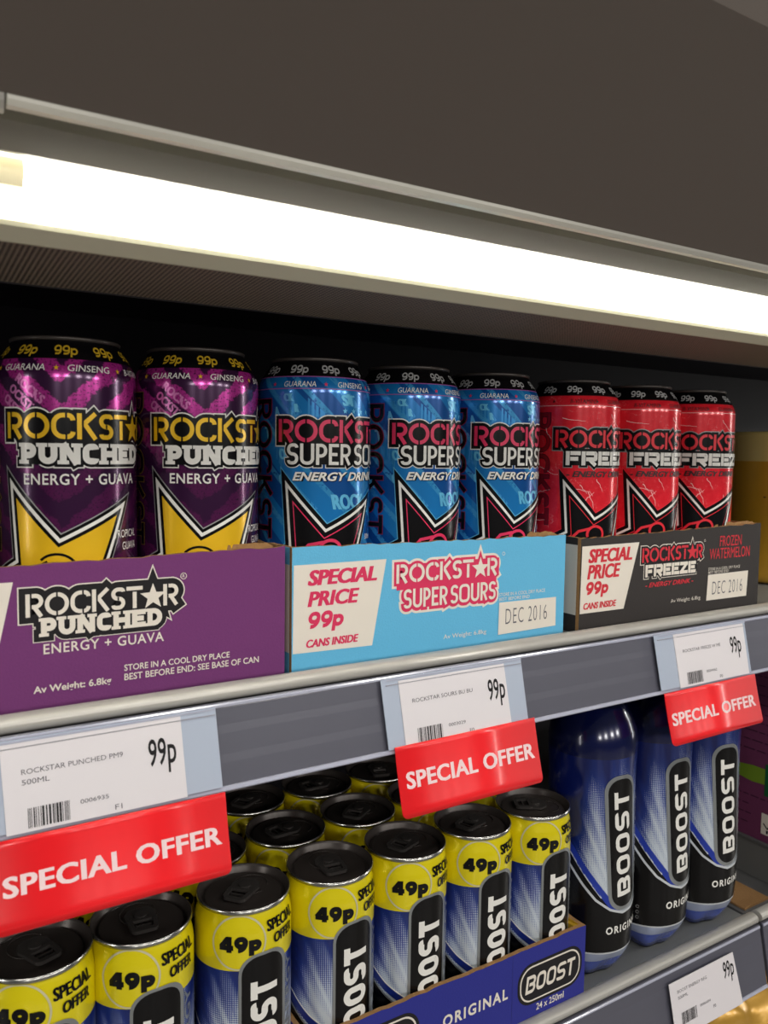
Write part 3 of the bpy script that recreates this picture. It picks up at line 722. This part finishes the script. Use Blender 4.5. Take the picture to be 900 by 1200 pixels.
# blue
A = Art()
A.poly([(1.0, 60.8), (59.8, 60.9), (50.9, 11.6), (.6, 12.5)], PCRE, 1)
for t, a, z0, b_, z1 in (('SPECIAL', 9.3, 49.0, 53.6, 57.6), ('PRICE', 9.3, 37.4, 42.0, 45.9), ('CANS INSIDE', 8.6, 14.9, 41.7, 19.4)):
    A.text(t, a, z0, b_, z1, PPNK, 2, bold=.02, shear=.2, fat=(b_-a)*(.022 if t != 'CANS INSIDE' else .01))
price(A, '99p', 9.0, 25.3, 9.3, 22.4, 2.2, PPNK, 2, gap=.05, R=.4, shear=.16)
word(A, 'ROCKST*R', 66.6, 46, 11.2, 11.2*.175, 5.6, RW, .07, 1.0, [(2.9, PCRE, 1), (1.5, PPNK, 2)], PCRE, 4, slit=(PPNK, 5, .07)); A.rect(67, 46, 144, 57, PPNK, 2); A.rect(67, 42, 142, 48, PPNK, 2)
word(A, 'SUPER SOURS', 72, 30.8, 11.4, 1.7, 2.5, SUP, .08, .875, [(2.9, PCRE, 1), (1.5, PPNK, 2)], PCRE, 4, drop=(-.2, -.5)); A.rect(73, 30.5, 141, 43, PPNK, 2)
A.stroke(arc(147.6, 59.2, 1.0, 1.0, 0, 360), .3, PCRE, 2, True)
A.text('STORE IN A COOL DRY PLACE', 144.7, 31.9, 184, 34.1, PCRE, 2); A.text('BEST BEFORE END', 144.8, 29.0, 170.4, 31.1, PCRE, 2)
A.poly([(144.9, 28.1), (193.9, 27.7), (194.1, 8.4), (144.5, 7.4)], PCRE, 3)
A.text('DEC 2016', 150.3, 13.6, 186, 23.6, PGRY, 4, bold=-.012, space=1.15)
A.text('Av Weight: 6.8kg', 101.5, 8.6, 134.9, 12.2, PCRE, 2)
def side_patch(b):
    b.quad([(-.0001, .10, .0125), (-.0001, .003, .0125), (-.0001, .003, .0608), (-.0001, .10, .0608)], PCRE)
tray('drink_tray_box', .1885, .2015, Y0, .272, -.1225, .0685, CBLU, KRAFT, A, 'pale blue cardboard tray box holding the blue cans', seed=5, hl=.0705, torn=(.150, .1985, .0030), sideart=side_patch, group='cardboard trays of tall cans')
# black
A = Art()
A.poly([(1.2, 60.1), (58.2, 60.4), (44.1, 13.6), (.6, 13.7)], PCRE, 1)
for t, a, z0, b_, z1 in (('SPECIAL', 7.2, 48.2, 51.2, 57.9), ('PRICE', 6.6, 36.9, 39.6, 47.0), ('CANS INSIDE', 3.8, 16.3, 36.4, 20.9)):
    A.text(t, a, z0, b_, z1, PRED, 2, bold=.02, shear=.2, fat=(b_-a)*(.022 if t != 'CANS INSIDE' else .01))
price(A, '99p', 5.2, 26.3, 9.0, 22.0, 2.2, PRED, 2, gap=.05, R=.4, shear=.16)
rockstar(A, 61.5, 45.3, 10.5, PRED, PBLK, PCRE, L=2, e1=.13, sx=.965)
word(A, 'FREEZE', 65.3, 34.4, 9.0, 2.5, .5, FRZ, .07, .90, [(1.6, PCRE, 2), (1.1, PBLK, 3)], PCRE, 5, slit=(PBLK, 6, .03)); A.rect(65, 35, 124, 47, PBLK, 3)
A.text('- ENERGY DRINK -', 66, 26.7, 120, 30.2, PRED, 3, bold=.02, shear=.3)
A.text('FROZEN', 150.6, 52.6, 178, 60.9, PRED, 2, bold=.0); A.text('WATERMELON', 138.5, 43.0, 189.3, 51.4, PRED, 2)
A.text('STORE IN A COOL DRY PLACE', 137.7, 34.5, 177.5, 36.6, PCRE, 2); A.text('BEST BEFORE END', 137.9, 32.0, 163, 34.0, PCRE, 2)
A.poly([(137.7, 31.3), (188.3, 31.4), (187.1, 11.0), (136.5, 11.3)], PCRE, 3)
A.text('DEC 2016', 143.2, 15.4, 181.2, 25.6, PGRY, 4, bold=-.012, space=1.15)
A.text('Av Weight: 6.8kg', 94.9, 12.3, 129.3, 16.0, PCRE, 2)
A.stroke(arc(132.0, 58.2, .8, .8, 0, 360), .3, PCRE, 2, True)
tray('drink_tray_box', .4045, .2030, Y0, .272, -.1225, .0690, CBLK, KRAFT, A, 'black cardboard tray box holding the red cans', seed=8, hl=.0655, torn=(.150, .200, .0020), sideart=side_patch, group='cardboard trays of tall cans')

# =================================================================== SMALL CANS
SCP = [(.001, .004), (.018, .0035), (.0205, .0003), (.0220, .0003), (.0240, .003), (.0262, .009), (.0265, .012), (.0265, .060), (.0265, .1045), (.0265, .1215), (.0263, .1240), (.0259, .1265), (.0253, .1290), (.0248, .1312), (.0245, .1330), (.0246, .1338)]
def small_lid(par):
    b = MB()
    b.lathe([(.0246, .1338), (.0254, .1340), (.0258, .1348), (.0257, .1358), (.0252, .1364)], ALU, 72, us=.0265)
    b.lathe([(.0252, .1364), (.0246, .1362), (.0241, .1352), (.0229, .1318), (.0222, .1311), (.0214, .1316), (.0208, .1328), (.0120, .1331), (.0001, .1331)], LIDB, 72, us=.0265)
    for q in ribbon(arc(0, .008, .0095, .0105, 20, 340, 40), .0006): b.prism(q, .1330, .1334, LIDB)   # score line of the opening
    lid = b.build('lid', par)
    b = MB(); pull_tab(b, .1331); b.build('pull_tab', lid)
    return lid
def cap_shape(x0, z0, x1, z1, r): return rpoly([(x0, z0, r), (x1, z0, r), (x1, z1, r), (x0, z1, r)], True)
def small_can(loc, label):
    r = empty('small_drink_can', loc, label, 'can', 'yellow topped small cans on the lower shelf')
    b = MB(); b.lathe(SCP, lambda z0, z1, i: ALU if z1 <= .0095 else (CAPY if z0 >= .104 else MATS['small_can_print']), 80, us=.0265)
    A = Art()
    sw = [(-82, 72), (-60, 70), (-48, 66.5), (-39, 61), (-26, 50.5), (-14, 43), (0, 38), (14, 37), (30, 42), (50, 58), (70, 70), (82, 72)]
    A.polys([[(a[0], 10), (c[0], 10), c, a] for a, c in zip(sw, sw[1:])], BLK, 1)
    A.stroke(sw, 1.1, SILV, 3); A.stroke([(x, z+5) for x, z in sw], 4.2, NAVY, 2); A.stroke([(x, z+8) for x, z in sw], .8, WHT, 2)
    A.poly(arc(-12.6, 119.5, 14.6, 14.6, 0, 359, 48), CAPY, 2); A.stroke(arc(-12.6, 119.5, 14.1, 14.1, 0, 352.5, 47), 1.0, mat('ring_grey', (196, 190, 150), .4), 4, True)
    price(A, '49p', -22.8, 114.8, 8.6, 22, 2.7, BLK, 5, gap=.06, R=.4)
    A.text('SPECIAL', 2.6, 123.0, 24.5, 128.8, BLK, 5, bold=.01, fat=.6); A.text('OFFER', 6.6, 115.2, 22.5, 121.0, BLK, 5, bold=.01, fat=.6)
    A.poly(cap_shape(-12.8, 30, 15.6, 113, 11), SILV, 5); A.poly(cap_shape(-11.2, 31.6, 13.0, 111.4, 9.6), BLK, 6)
    T = Art(); boost(T, 0, 0, 15.2, WHT, 7, t=.24, gap=.10, sx=.84)
    rot_art(A, T, lambda u, v: (8.6-v, 38+u))
    A.text('ENERGY', 16.4, 58, 21.6, 103, SILV, 4, bold=.02, up=True)
    for k in range(3): A.poly(arc(-35.5, 95-6*k, .9, .9, 0, 359, 10), NAVY, 2)
    fn, nf = wrapper(SCP, .0265, .0001)
    A.emit(b, fn, nf, 2.2, 1.2, 121.)
    b.build('can_body', r); small_lid(r)
    return r
X0, P2, YF, zc2 = .2216, .0533, .4057, Z(ZS2)+.0004
ORD = ['leftmost', 'second', 'third', 'fourth', 'fifth', 'sixth', 'rightmost']
proto = None
TABS = {0: (200, 175, 130, 175, 115, 110, 60)}
for row in range(3):
    for k in range(-3, 4):
        if row == 2 and k not in (0, 1, 2): continue
        jx, jy = (random.uniform(-.0006, .0006), random.uniform(-.0005, .0005)) if row else (0, 0)
        loc = (X0+k*P2-.0035*row+jx-(.003 if k == -2 and row == 0 else 0), YF+.0536*row-(.001 if row else 0)+jy, zc2)
        if k < 0: loc = (loc[0]-.001, loc[1], loc[2])
        if row == 0:
            lb = {-3: 'leftmost small yellow topped can in the front row, cut by the frame corner', -2: 'second small yellow topped can from the left in the front row', -1: 'third small yellow topped can from the left in the front row', 0: 'fourth small yellow topped can from the left in the front row', 1: 'third small yellow topped can from the right in the front row', 2: 'second small yellow topped can from the right in the front row', 3: 'rightmost small yellow topped can, in front beside the bottles'}[k]
        elif row == 2:
            lb = '%s of the three small cans in the dark third row between the red flags' % ('leftmost', 'middle', 'rightmost')[k]
        else:
            lb = '%s small dark lidded can from the left in the shaded second row' % ORD[k+3].replace('leftmost', 'first').replace('rightmost', 'seventh')
        rz = {0: .07}.get(k, 0) if row == 0 else random.uniform(-.3, .3)
        if proto is None:
            c_ = small_can(loc, lb); proto = c_
        else: c_ = dup(proto, loc, lb)
        c_.rotation_euler.z = rz
        ta = radians(TABS[0][k+3] if row == 0 else random.uniform(60, 230))
        for ch in c_.children:
            if ch.name.startswith('lid'): ch.rotation_euler.z = ta-rz+pi
# trays of the small cans
A = Art()
def capsule_logo(A, x0, z0, x1, z1, l=1):
    hgt = z1-z0; r0 = hgt*.42
    A.poly(cap_shape(x0-1.2, z0-1.2, x1+1.2, z1+1.2, r0+1), PBLK, l); A.poly(cap_shape(x0+.8, z0+.8, x1-.8, z1-.8, r0-.6), PCRE, l+1); A.poly(cap_shape(x0+1.9, z0+1.9, x1-1.9, z1-1.9, r0-1.6), PBLK, l+2)
    hh_ = hgt*.46; T = Art(); e = boost(T, 0, 0, hh_, PCRE, l+3, t=.19, gap=.10, sx=1.0)
    sc = (x1-x0-12)/e; rot_art(A, T, lambda u, v: (x0+6+u*sc+(v-hh_/2)*.12, z0+(hgt-hh_)/2+v))
WT = .2140
capsule_logo(A, WT*1000-60, 17.5, WT*1000-4.2, 43.5)
A.text('24 x 250ml', WT*1000-44.4, 10.6, WT*1000-19.5, 15.3, PCRE, 2, bold=.012)
A.text('ORIGINAL', WT*1000-121.4, 27.5, WT*1000-69.6, 35.2, PCRE, 2, bold=.03, space=1.25)
capsule_logo(A, WT*1000-196, 20.5, WT*1000-140, 46.5)
A.stroke([(WT*1000-65.8, 1), (WT*1000-65.8, 54)], .25, mat('fold_navy', (30, 34, 110), .7), 1)
TR = tray('small_can_tray_box', .4060-WT, WT, .3757, .215, ZS2, .0555, CNAV, KRAFT_YREFL, A, 'navy blue cardboard tray box with capsule logo, beside the bottles', seed=11, hl=.0555, group='navy trays of small cans')
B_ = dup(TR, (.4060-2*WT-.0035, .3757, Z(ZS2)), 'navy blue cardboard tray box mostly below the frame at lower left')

# =================================================================== BOTTLES
BTP = [(.001, .010), (.010, .008), (.0155, .0025), (.0195, .0025), (.0240, .0085), (.0288, .0170), (.0304, .0205), (.0318, .0255), (.0324, .036), (.0325, .052), (.0323, .070), (.0318, .095), (.0312, .125), (.0312, .150), (.0318, .166), (.0319, .174), (.0308, .181), (.0275, .190), (.0225, .199), (.0165, .207), (.0135, .212), (.0130, .218)]
def bottle(loc, label):
    r = empty('drink_bottle', loc, label, 'bottle', 'blue bottles on the lower shelf')
    def rm(th, z):
        if z >= .025: return 1.
        k = min(1, (.025-z)/.015); return 1-k*.15*(.5+.5*cos(5*th+.9))
    b = MB(); CBASE = mat('clear_blue_base', (70, 88, 172), .1, 0, .6, noise=.75, bscale=55)  # whitish sheen mixed into the base colour as noise
    i0 = 7
    b.lathe(BTP[:i0+1], lambda z0, z1, i: mat('base_band', (176, 186, 212), .2, .25, .5, noise=.35, bscale=60) if z0 >= .0165 else CBASE, 80, us=.0325, rmod=rm); base = b.build('bottle_base', r)  # grey-blue band with its white sheen put into the colour
    b = MB(); b.lathe(BTP[i0:19], lambda z0, z1, i: BLK if z1 < .053 else (MATS['bottle_print'] if z0 < .166 else NAVYS), 96, us=.0325)
    A = Art()
    sw = [(-102, 100), (-80, 108), (-60, 104), (-48, 96), (-39.5, 87), (-30, 75), (-21, 65), (-10, 57.5), (1, 53.5), (12, 54), (24, 60), (40, 76), (60, 96), (80, 104), (102, 100)]
    A.polys([[(a[0], 26), (c[0], 26), c, a] for a, c in zip(sw, sw[1:])], BLK, 1)
    A.stroke(sw, 1.7, mat('arc_silver', (206, 210, 214), .3, .2), 3)
    s2 = [(-60, 114), (-46, 107), (-39.6, 100), (-28.6, 85), (-18, 71.5), (-9.3, 60.5), (-2, 56)]
    A.polys([[(a[0], a[1]-16), (c[0], c[1]-16), (c[0], c[1]-1), (a[0], a[1]-1)] for a, c in zip(s2[:6], s2[1:6])], BLK, 1.1)
    A.stroke(s2, 4.6, mat('print_royal', (24, 52, 160), .3, .1, .3), 2)
    A.stroke([(x+1, z-5) for x, z in s2[:5]], .9, MATS['arc_silver'], 2)
    zig = [(-102+12*k, 21+(4.5 if k % 2 else -2.0)) for k in range(18)]
    A.stroke(arc(0, 0, 1, 1, 0, 1, 1), .01, SILV, 1)
    A.stroke([(-101, 25.2), (101, 25.2)], 1.2, MATS['arc_silver'], 2)
    D = lambda z: (z-60)/90*-6.0                  # capsule print sheared to match its slant in the image; bottle stands upright
    cs = [(x+D(z), z) for x, z in cap_shape(-11.5, 55.5, 17.5, 154, 12)]; ci = [(x+D(z), z) for x, z in cap_shape(-8.8, 58.2, 14.8, 151.3, 10)]
    A.poly(cs, SILV, 4); A.poly(ci, BLK, 5)
    T = Art(); boost(T, 0, 0, 14.0, WHT, 6, t=.22, gap=.16, sx=1.02)
    e = max(v[0] for vs, *_ in T.I for v in vs)
    rot_art(A, T, lambda u, v: (9.8-v+D(66+u*76/e), 66+u*76/e))
    A.text('ENERGY', 17.6, 76, 23, 136, SILV, 4, bold=.02, up=True)
    A.text('ORIGINAL', -13, 39.4, 24.5, 45.0, WHT, 4, bold=.03, space=1.3)
    for k in range(3): A.stroke(arc(-34, 40-4.2*k, 1.1, 1.1, 0, 330, 10), .35, GRYL, 3)
    fn, nf = wrapper(BTP, .0325, .0001)
    A.emit(b, fn, nf, 2.7, 5.0, 20.)
    b.build('sleeve', r)
    b = MB(); b.lathe(BTP[18:], mat('clear_dark_neck', (20, 24, 50), .1, 0, .5), 64, us=.0325)
    b.build('neck', r)
    b = MB(); b.lathe([(.0130, .2175), (.0150, .2175), (.0152, .2200), (.0152, .2300), (.0144, .2318), (.0001, .2320)], mat('cap_navy', (14, 16, 40), .35), 48, us=.0325, rmod=lambda th, z: 1+.012*sin(40*th)); b.build('cap', r)
    return r
NAVYS = mat('shoulder_navy', (10, 18, 66), .18, .1, .5)
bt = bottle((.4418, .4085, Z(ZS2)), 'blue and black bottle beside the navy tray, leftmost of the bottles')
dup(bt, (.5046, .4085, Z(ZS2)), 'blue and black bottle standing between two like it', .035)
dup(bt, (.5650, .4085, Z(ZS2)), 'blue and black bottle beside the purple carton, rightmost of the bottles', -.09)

# =================================================================== PRICE LABELS
def price_label(label, zt, hold, card, flag, txt, group='shelf edge price labels', cardv=(1.8, 39), seed=1, taper=0., so=None):
    x0 = card[0]
    r = empty('shelf_price_label', onrail(card[0], 20, 0, zt), label, 'price label', group)
    o = r.location
    def fn(x, v, off): p = onrail(x, v, off, zt); return (p[0]-o[0], p[1]-o[1], p[2]-o[2])
    if hold:
        b = MB(); b.prism([(hold[0], .4), (hold[1], .4), (hold[1]+1.0, 38.2), (hold[0]+1.5, 38.2)][::-1], .9, 1.4, HOLD, fn)
        b.quad([fn(hold[0]+3, .9, 2.3), fn(hold[1]-.5, .9, 2.3), fn(hold[1]-.5, 1.5, 2.3), fn(hold[0]+3, 1.5, 2.3)][::-1], CLEAR)
        b.prism([(hold[0]+3, 3.6), (hold[1]-.5, 3.6), (hold[1]-.5, 4.1), (hold[0]+3, 4.1)][::-1], 1.4, 1.9, mat('sleeve_crease', (150, 150, 162), .3), fn)
        b.build('label_holder', r)
    b = MB(); v0, v1 = cardv
    b.prism([(card[0], v0), (card[1], v0), (card[1]+taper, v1), (card[0]+1.3, v1)][::-1], 1.5, 1.9, TICK, fn)
    A = Art()
    n1, n2, num, f = txt
    A.text(n1, x0+8, -15.3, x0+8+1.83*len(n1)*1.15, -13.1, PGRY, 1)
    if n2: A.text(n2, x0+8, -19.6, x0+19, -17.4, PGRY, 1)
    A.text('99', x0+61.5, -22.4, x0+69.6, -10.0, PBLK, 1, bold=.012); A.text('p', x0+70.3, -26.2, x0+74.3, -13.6, PBLK, 1, bold=.012)
    A.barcode(x0+9.8, -37.6, x0+26.5, -29.4, PBLK, 1, seed)
    A.text(num, x0+31, -32.0, x0+43, -30.2, PGRY, 1)
    if f: A.text(f, x0+45.5, -37.6, x0+48.6, -35.4, PGRY, 1)
    A.emit(b, lambda x, v, l: fn(x, -v, 1.9+l*.1))
    b.build('price_card', r)
    if flag:
        b = MB(); f0, f1, fv0, fv1 = flag; n = 14; rad = 3.2
        def bend(v):            # curls gently forward towards its lower edge
            u = (v-fv0)/(fv1-fv0); return 2.4+2.2*u*u
        L = []
        for i in range(n+1):
            v = fv0+(fv1-fv0)*i/n; ins = 0
            dvv = fv1-v
            if dvv < rad: ins = rad-sqrt(max(0, rad*rad-(rad-dvv)**2))
            L.append((v, ins))
        extra = [(fv1-rad*q, rad-sqrt(max(0, rad*rad-(rad-rad*q)**2))) for q in (.08, .3, .6)]
        L = sorted(set(L+extra))
        fr = [[b.v(fn(f0+ins, v, bend(v)+.25)), b.v(fn(f1-ins, v, bend(v)+.25))] for v, ins in L]
        bk = [[b.v(fn(f0+ins, v, bend(v)-.25)), b.v(fn(f1-ins, v, bend(v)-.25))] for v, ins in L]
        for i in range(len(L)-1):
            b.f((fr[i][0], fr[i+1][0], fr[i+1][1], fr[i][1]), FLAG, True); b.f((bk[i][0], bk[i][1], bk[i+1][1], bk[i+1][0]), FLAG, True)
            for s_ in (0, 1):
                q = (fr[i][s_], bk[i][s_], bk[i+1][s_], fr[i+1][s_]); b.f(q if s_ == 0 else q[::-1], FLAG)
        b.f((fr[0][1], bk[0][1], bk[0][0], fr[0][0]), FLAG); b.f((fr[-1][0], bk[-1][0], bk[-1][1], fr[-1][1]), FLAG)
        A = Art(); s0, s1, sv0, sv1 = so
        A.text('SPECIAL OFFER', s0, -sv1, s1, -sv0, FLAGW, 1, bold=.02, fat=.5, space=1.06)
        A.emit(b, lambda x, v, l: fn(x, -v, bend(-v)+.25+l*.1), None, None, 2.4, -90.)
        b.build('offer_flag', r)
    return r
price_label('white price card with large red flag at lower left, under the purple tray', ZT1, (8, 136), (41.3, 118.6), (36, 137.6, 40.3, 77.2), ('ROCKSTAR PUNCHED PM9', '500ML', '0006935', 'F1'), so=(40, 134.2, 54.9, 63.3), seed=2, taper=1.0)
price_label('white price card with red flag under the blue tray, in the middle of the rail', ZT1, (229.6, 330), (240.6, 316), (234.3, 335.0, 37.0, 74.8), ('ROCKSTAR SOURS BU BU', None, '0003029', 'F0'), so=(239.2, 331.6, 51.1, 60.2), seed=3, taper=1.5, cardv=(2.2, 37.4))
price_label('white price card with red flag under the black tray, at right of the rail', ZT1, (451, 553), (470.5, 550), (453.6, 556, 40.2, 75.6), ('ROCKSTAR FREEZE W ME', None, '0034462', 'F0'), so=(457.4, 551.6, 54.3, 62.8), seed=4, taper=.6)
price_label('white price card without a flag on the lower rail, below the bottles', ZT2, None, (480.8, 556.2), None, ('BOOST ENERGY REG', '500ML', '0006604', 'F0'), seed=6, cardv=(6.4, 46), taper=5.0, group=None)

# =================================================================== NEXT BAY ON THE RIGHT
# grey riser with the purple carton on it
b = MB(); b.box(0, .40, 0, .30, 0, .0325, mat('riser_grey', (108, 108, 106), .5, noise=.1, bscale=20))
b.box(-.0015, .402, -.0015, .30, .0325, .0345, SLATE)
ri = b.build('shelf_riser', None, (.662, .372, Z(ZS2)+.0003)); tag(ri, 'grey metal riser block under the purple carton at the right edge', 'riser')
zr = Z(ZS2)+.0003+.0346
t_ = empty('drink_carton', (.664, .375, zr), 'purple drinks carton with green patch standing on the grey riser', 'carton')
PUR2 = mat('carton_purple', (112, 52, 88), .55, bump=.06, bscale=300, noise=.1)
b = MB(); cw, cd, chh = .20, .20, .168
b.prism([(0, .002), (.002, 0), (cw-.002, 0), (cw, .002), (cw, cd), (0, cd)], 0, chh, PUR2)
A = Art()
rr = random.Random(4)
DP = mat('carton_ink', (66, 26, 54), .6)
for i in range(17):                                  # x runs from the far end (0) to the near corner (100)
    z0 = 12+i*8.5
    if 40 < z0 < 74: continue
    x = 6+(i % 3)*9
    while x < 92:
        ln = rr.uniform(4, 12)
        if not (z0 < 36 and x+ln > 58): A.rect(x, z0, min(x+ln, 94), z0+1.0, DP, 1)
        x += ln+1.8
A.poly([(66, 52), (52, 51), (38, 53), (34, 58), (38, 64), (52, 66), (66, 66)], mat('carton_lime', (120, 150, 40), .5), 1)
A.rect(64.5, 42, 94, 71, mat('carton_green', (22, 92, 50), .5), 2)
A.rect(63, 7, 92, 26, PCRE, 2)
A.stroke([(65, 17), (69, 13), (76, 23)], 1.1, PBLK, 3); A.stroke(arc(76, 18.5, 5, 5, 60, 300, 14), .9, PBLK, 3); A.text('FSC', 68, 8.4, 86, 11.6, PBLK, 3, bold=.02)
A.emit(b, lambda x, z, l: (-l*.00012, (100-x)*.001, z*.001))
b.build('carton_box', t_)
b = MB(); b.box(.0, cw, .001, cd-.001, chh, chh+.0012, PUR2); b.build('top_flap', t_)
# cardboard strip along the joint
b = MB(); b.box(0, .034, 0, .055, 0, .0016, KRAFT); o = b.build('cardboard_strip', None, (.6055, .3865, Z(ZS2)+.0002)); tag(o, 'brown cardboard strip lying on the shelf joint beside the last bottle', 'cardboard')
# yellow jar
j = empty('juice_jar', (.7655, .478, Z(ZS1)+.0003), 'mustard yellow jar with pale clear top beside the black tray', 'jar')
b = MB(); JY = mat('jar_yellow', (178, 134, 34), .3, 0, .4, noise=.18, bscale=40)
b.lathe([(.001, .002), (.046, .0005), (.050, .003), (.0525, .010), (.0525, .070), (.0525, .116), (.0525, .118)], JY, 72, us=.0525)
A = Art()
for i, z0 in enumerate((14, 22, 29, 37, 44, 52, 60, 67)):
    A.rect(-49.2, z0, -47.4, z0+4.6, PCRE, 1)
for s_, z0 in ((-58, 96), (-62, 84), (-66, 46)): A.poly(arc(s_, z0, 1.3, .8, 0, 330, 11), mat('jar_fleck', (90, 62, 16), .5), 1)
fn, nf = wrapper([(.0525, .010), (.0525, .118)], .0525); A.emit(b, fn, nf, 3.)
b.build('jar_body', j)
b = MB(); b.lathe([(.0525, .118), (.0520, .121), (.0520, .142), (.0505, .1455), (.0475, .1465), (.0001, .1465)], mat('jar_clear_top', (196, 176, 110), .18, 0, .5), 72, us=.0525); b.build('jar_top', j)
# gold bag and dark bottle top on the shelf below
g = empty('snack_bag', (.615, .372, Z(-.640)), 'crinkled gold foil bag peeking up below the lower rail', 'bag')
b = MB(); FO = mat('gold_foil', (196, 150, 60), .3, .35, .3, bump=.5, bscale=60)
nx, nz = 30, 34; rr = random.Random(9)
def bagp(i, k, sd):
    u = i/nx*2-1; v = k/nz; bulge = max(0, (1-u*u))**.55*(max(0, 1-(2*v-1)**2))**.5
    wob = .0035*sin(9*u+3*v*6)+.003*sin(17*v-5*u)+.002*sin(31*u+11*v)
    return (u*.085*(1-.05*sin(pi*v)), sd*(.026*bulge+(wob*bulge))+.002*sin(14*u)*(v > .9), v*.207+.0025*sin(8*u+1)*(v > .85))
for sd in (-1, 1):
    g_ = [[b.v(bagp(i, k, sd)) for i in range(nx+1)] for k in range(nz+1)]
    for k in range(nz):
        for i in range(nx):
            q = (g_[k][i], g_[k][i+1], g_[k+1][i+1], g_[k+1][i]); b.f(q if sd < 0 else q[::-1], FO, True)
b.build('bag_pouch', g)
b = MB(); b.extr_x([(-.0008, .2065), (.0008, .2065), (.0014, .210), (0, .2145), (-.0014, .210)], -.084, .084, FO); b.build('crimped_seal', g)
d = empty('dark_bottle', (.503, .372, Z(-.640)), 'dark bottle top showing below the lower price card', 'bottle')
b = MB(); b.lathe([(.001, .002), (.026, .001), (.028, .004), (.028, .15), (.026, .168), (.016, .185), (.0125, .19), (.0125, .197)], mat('dark_glass', (16, 14, 22), .08, 0, .5), 48); b.build('bottle_body', d)
b = MB(); b.lathe([(.0125, .196), (.0145, .196), (.0148, .199), (.0148, .207), (.0138, .209), (.0001, .2095)], ALU, 40); b.build('cap', d)
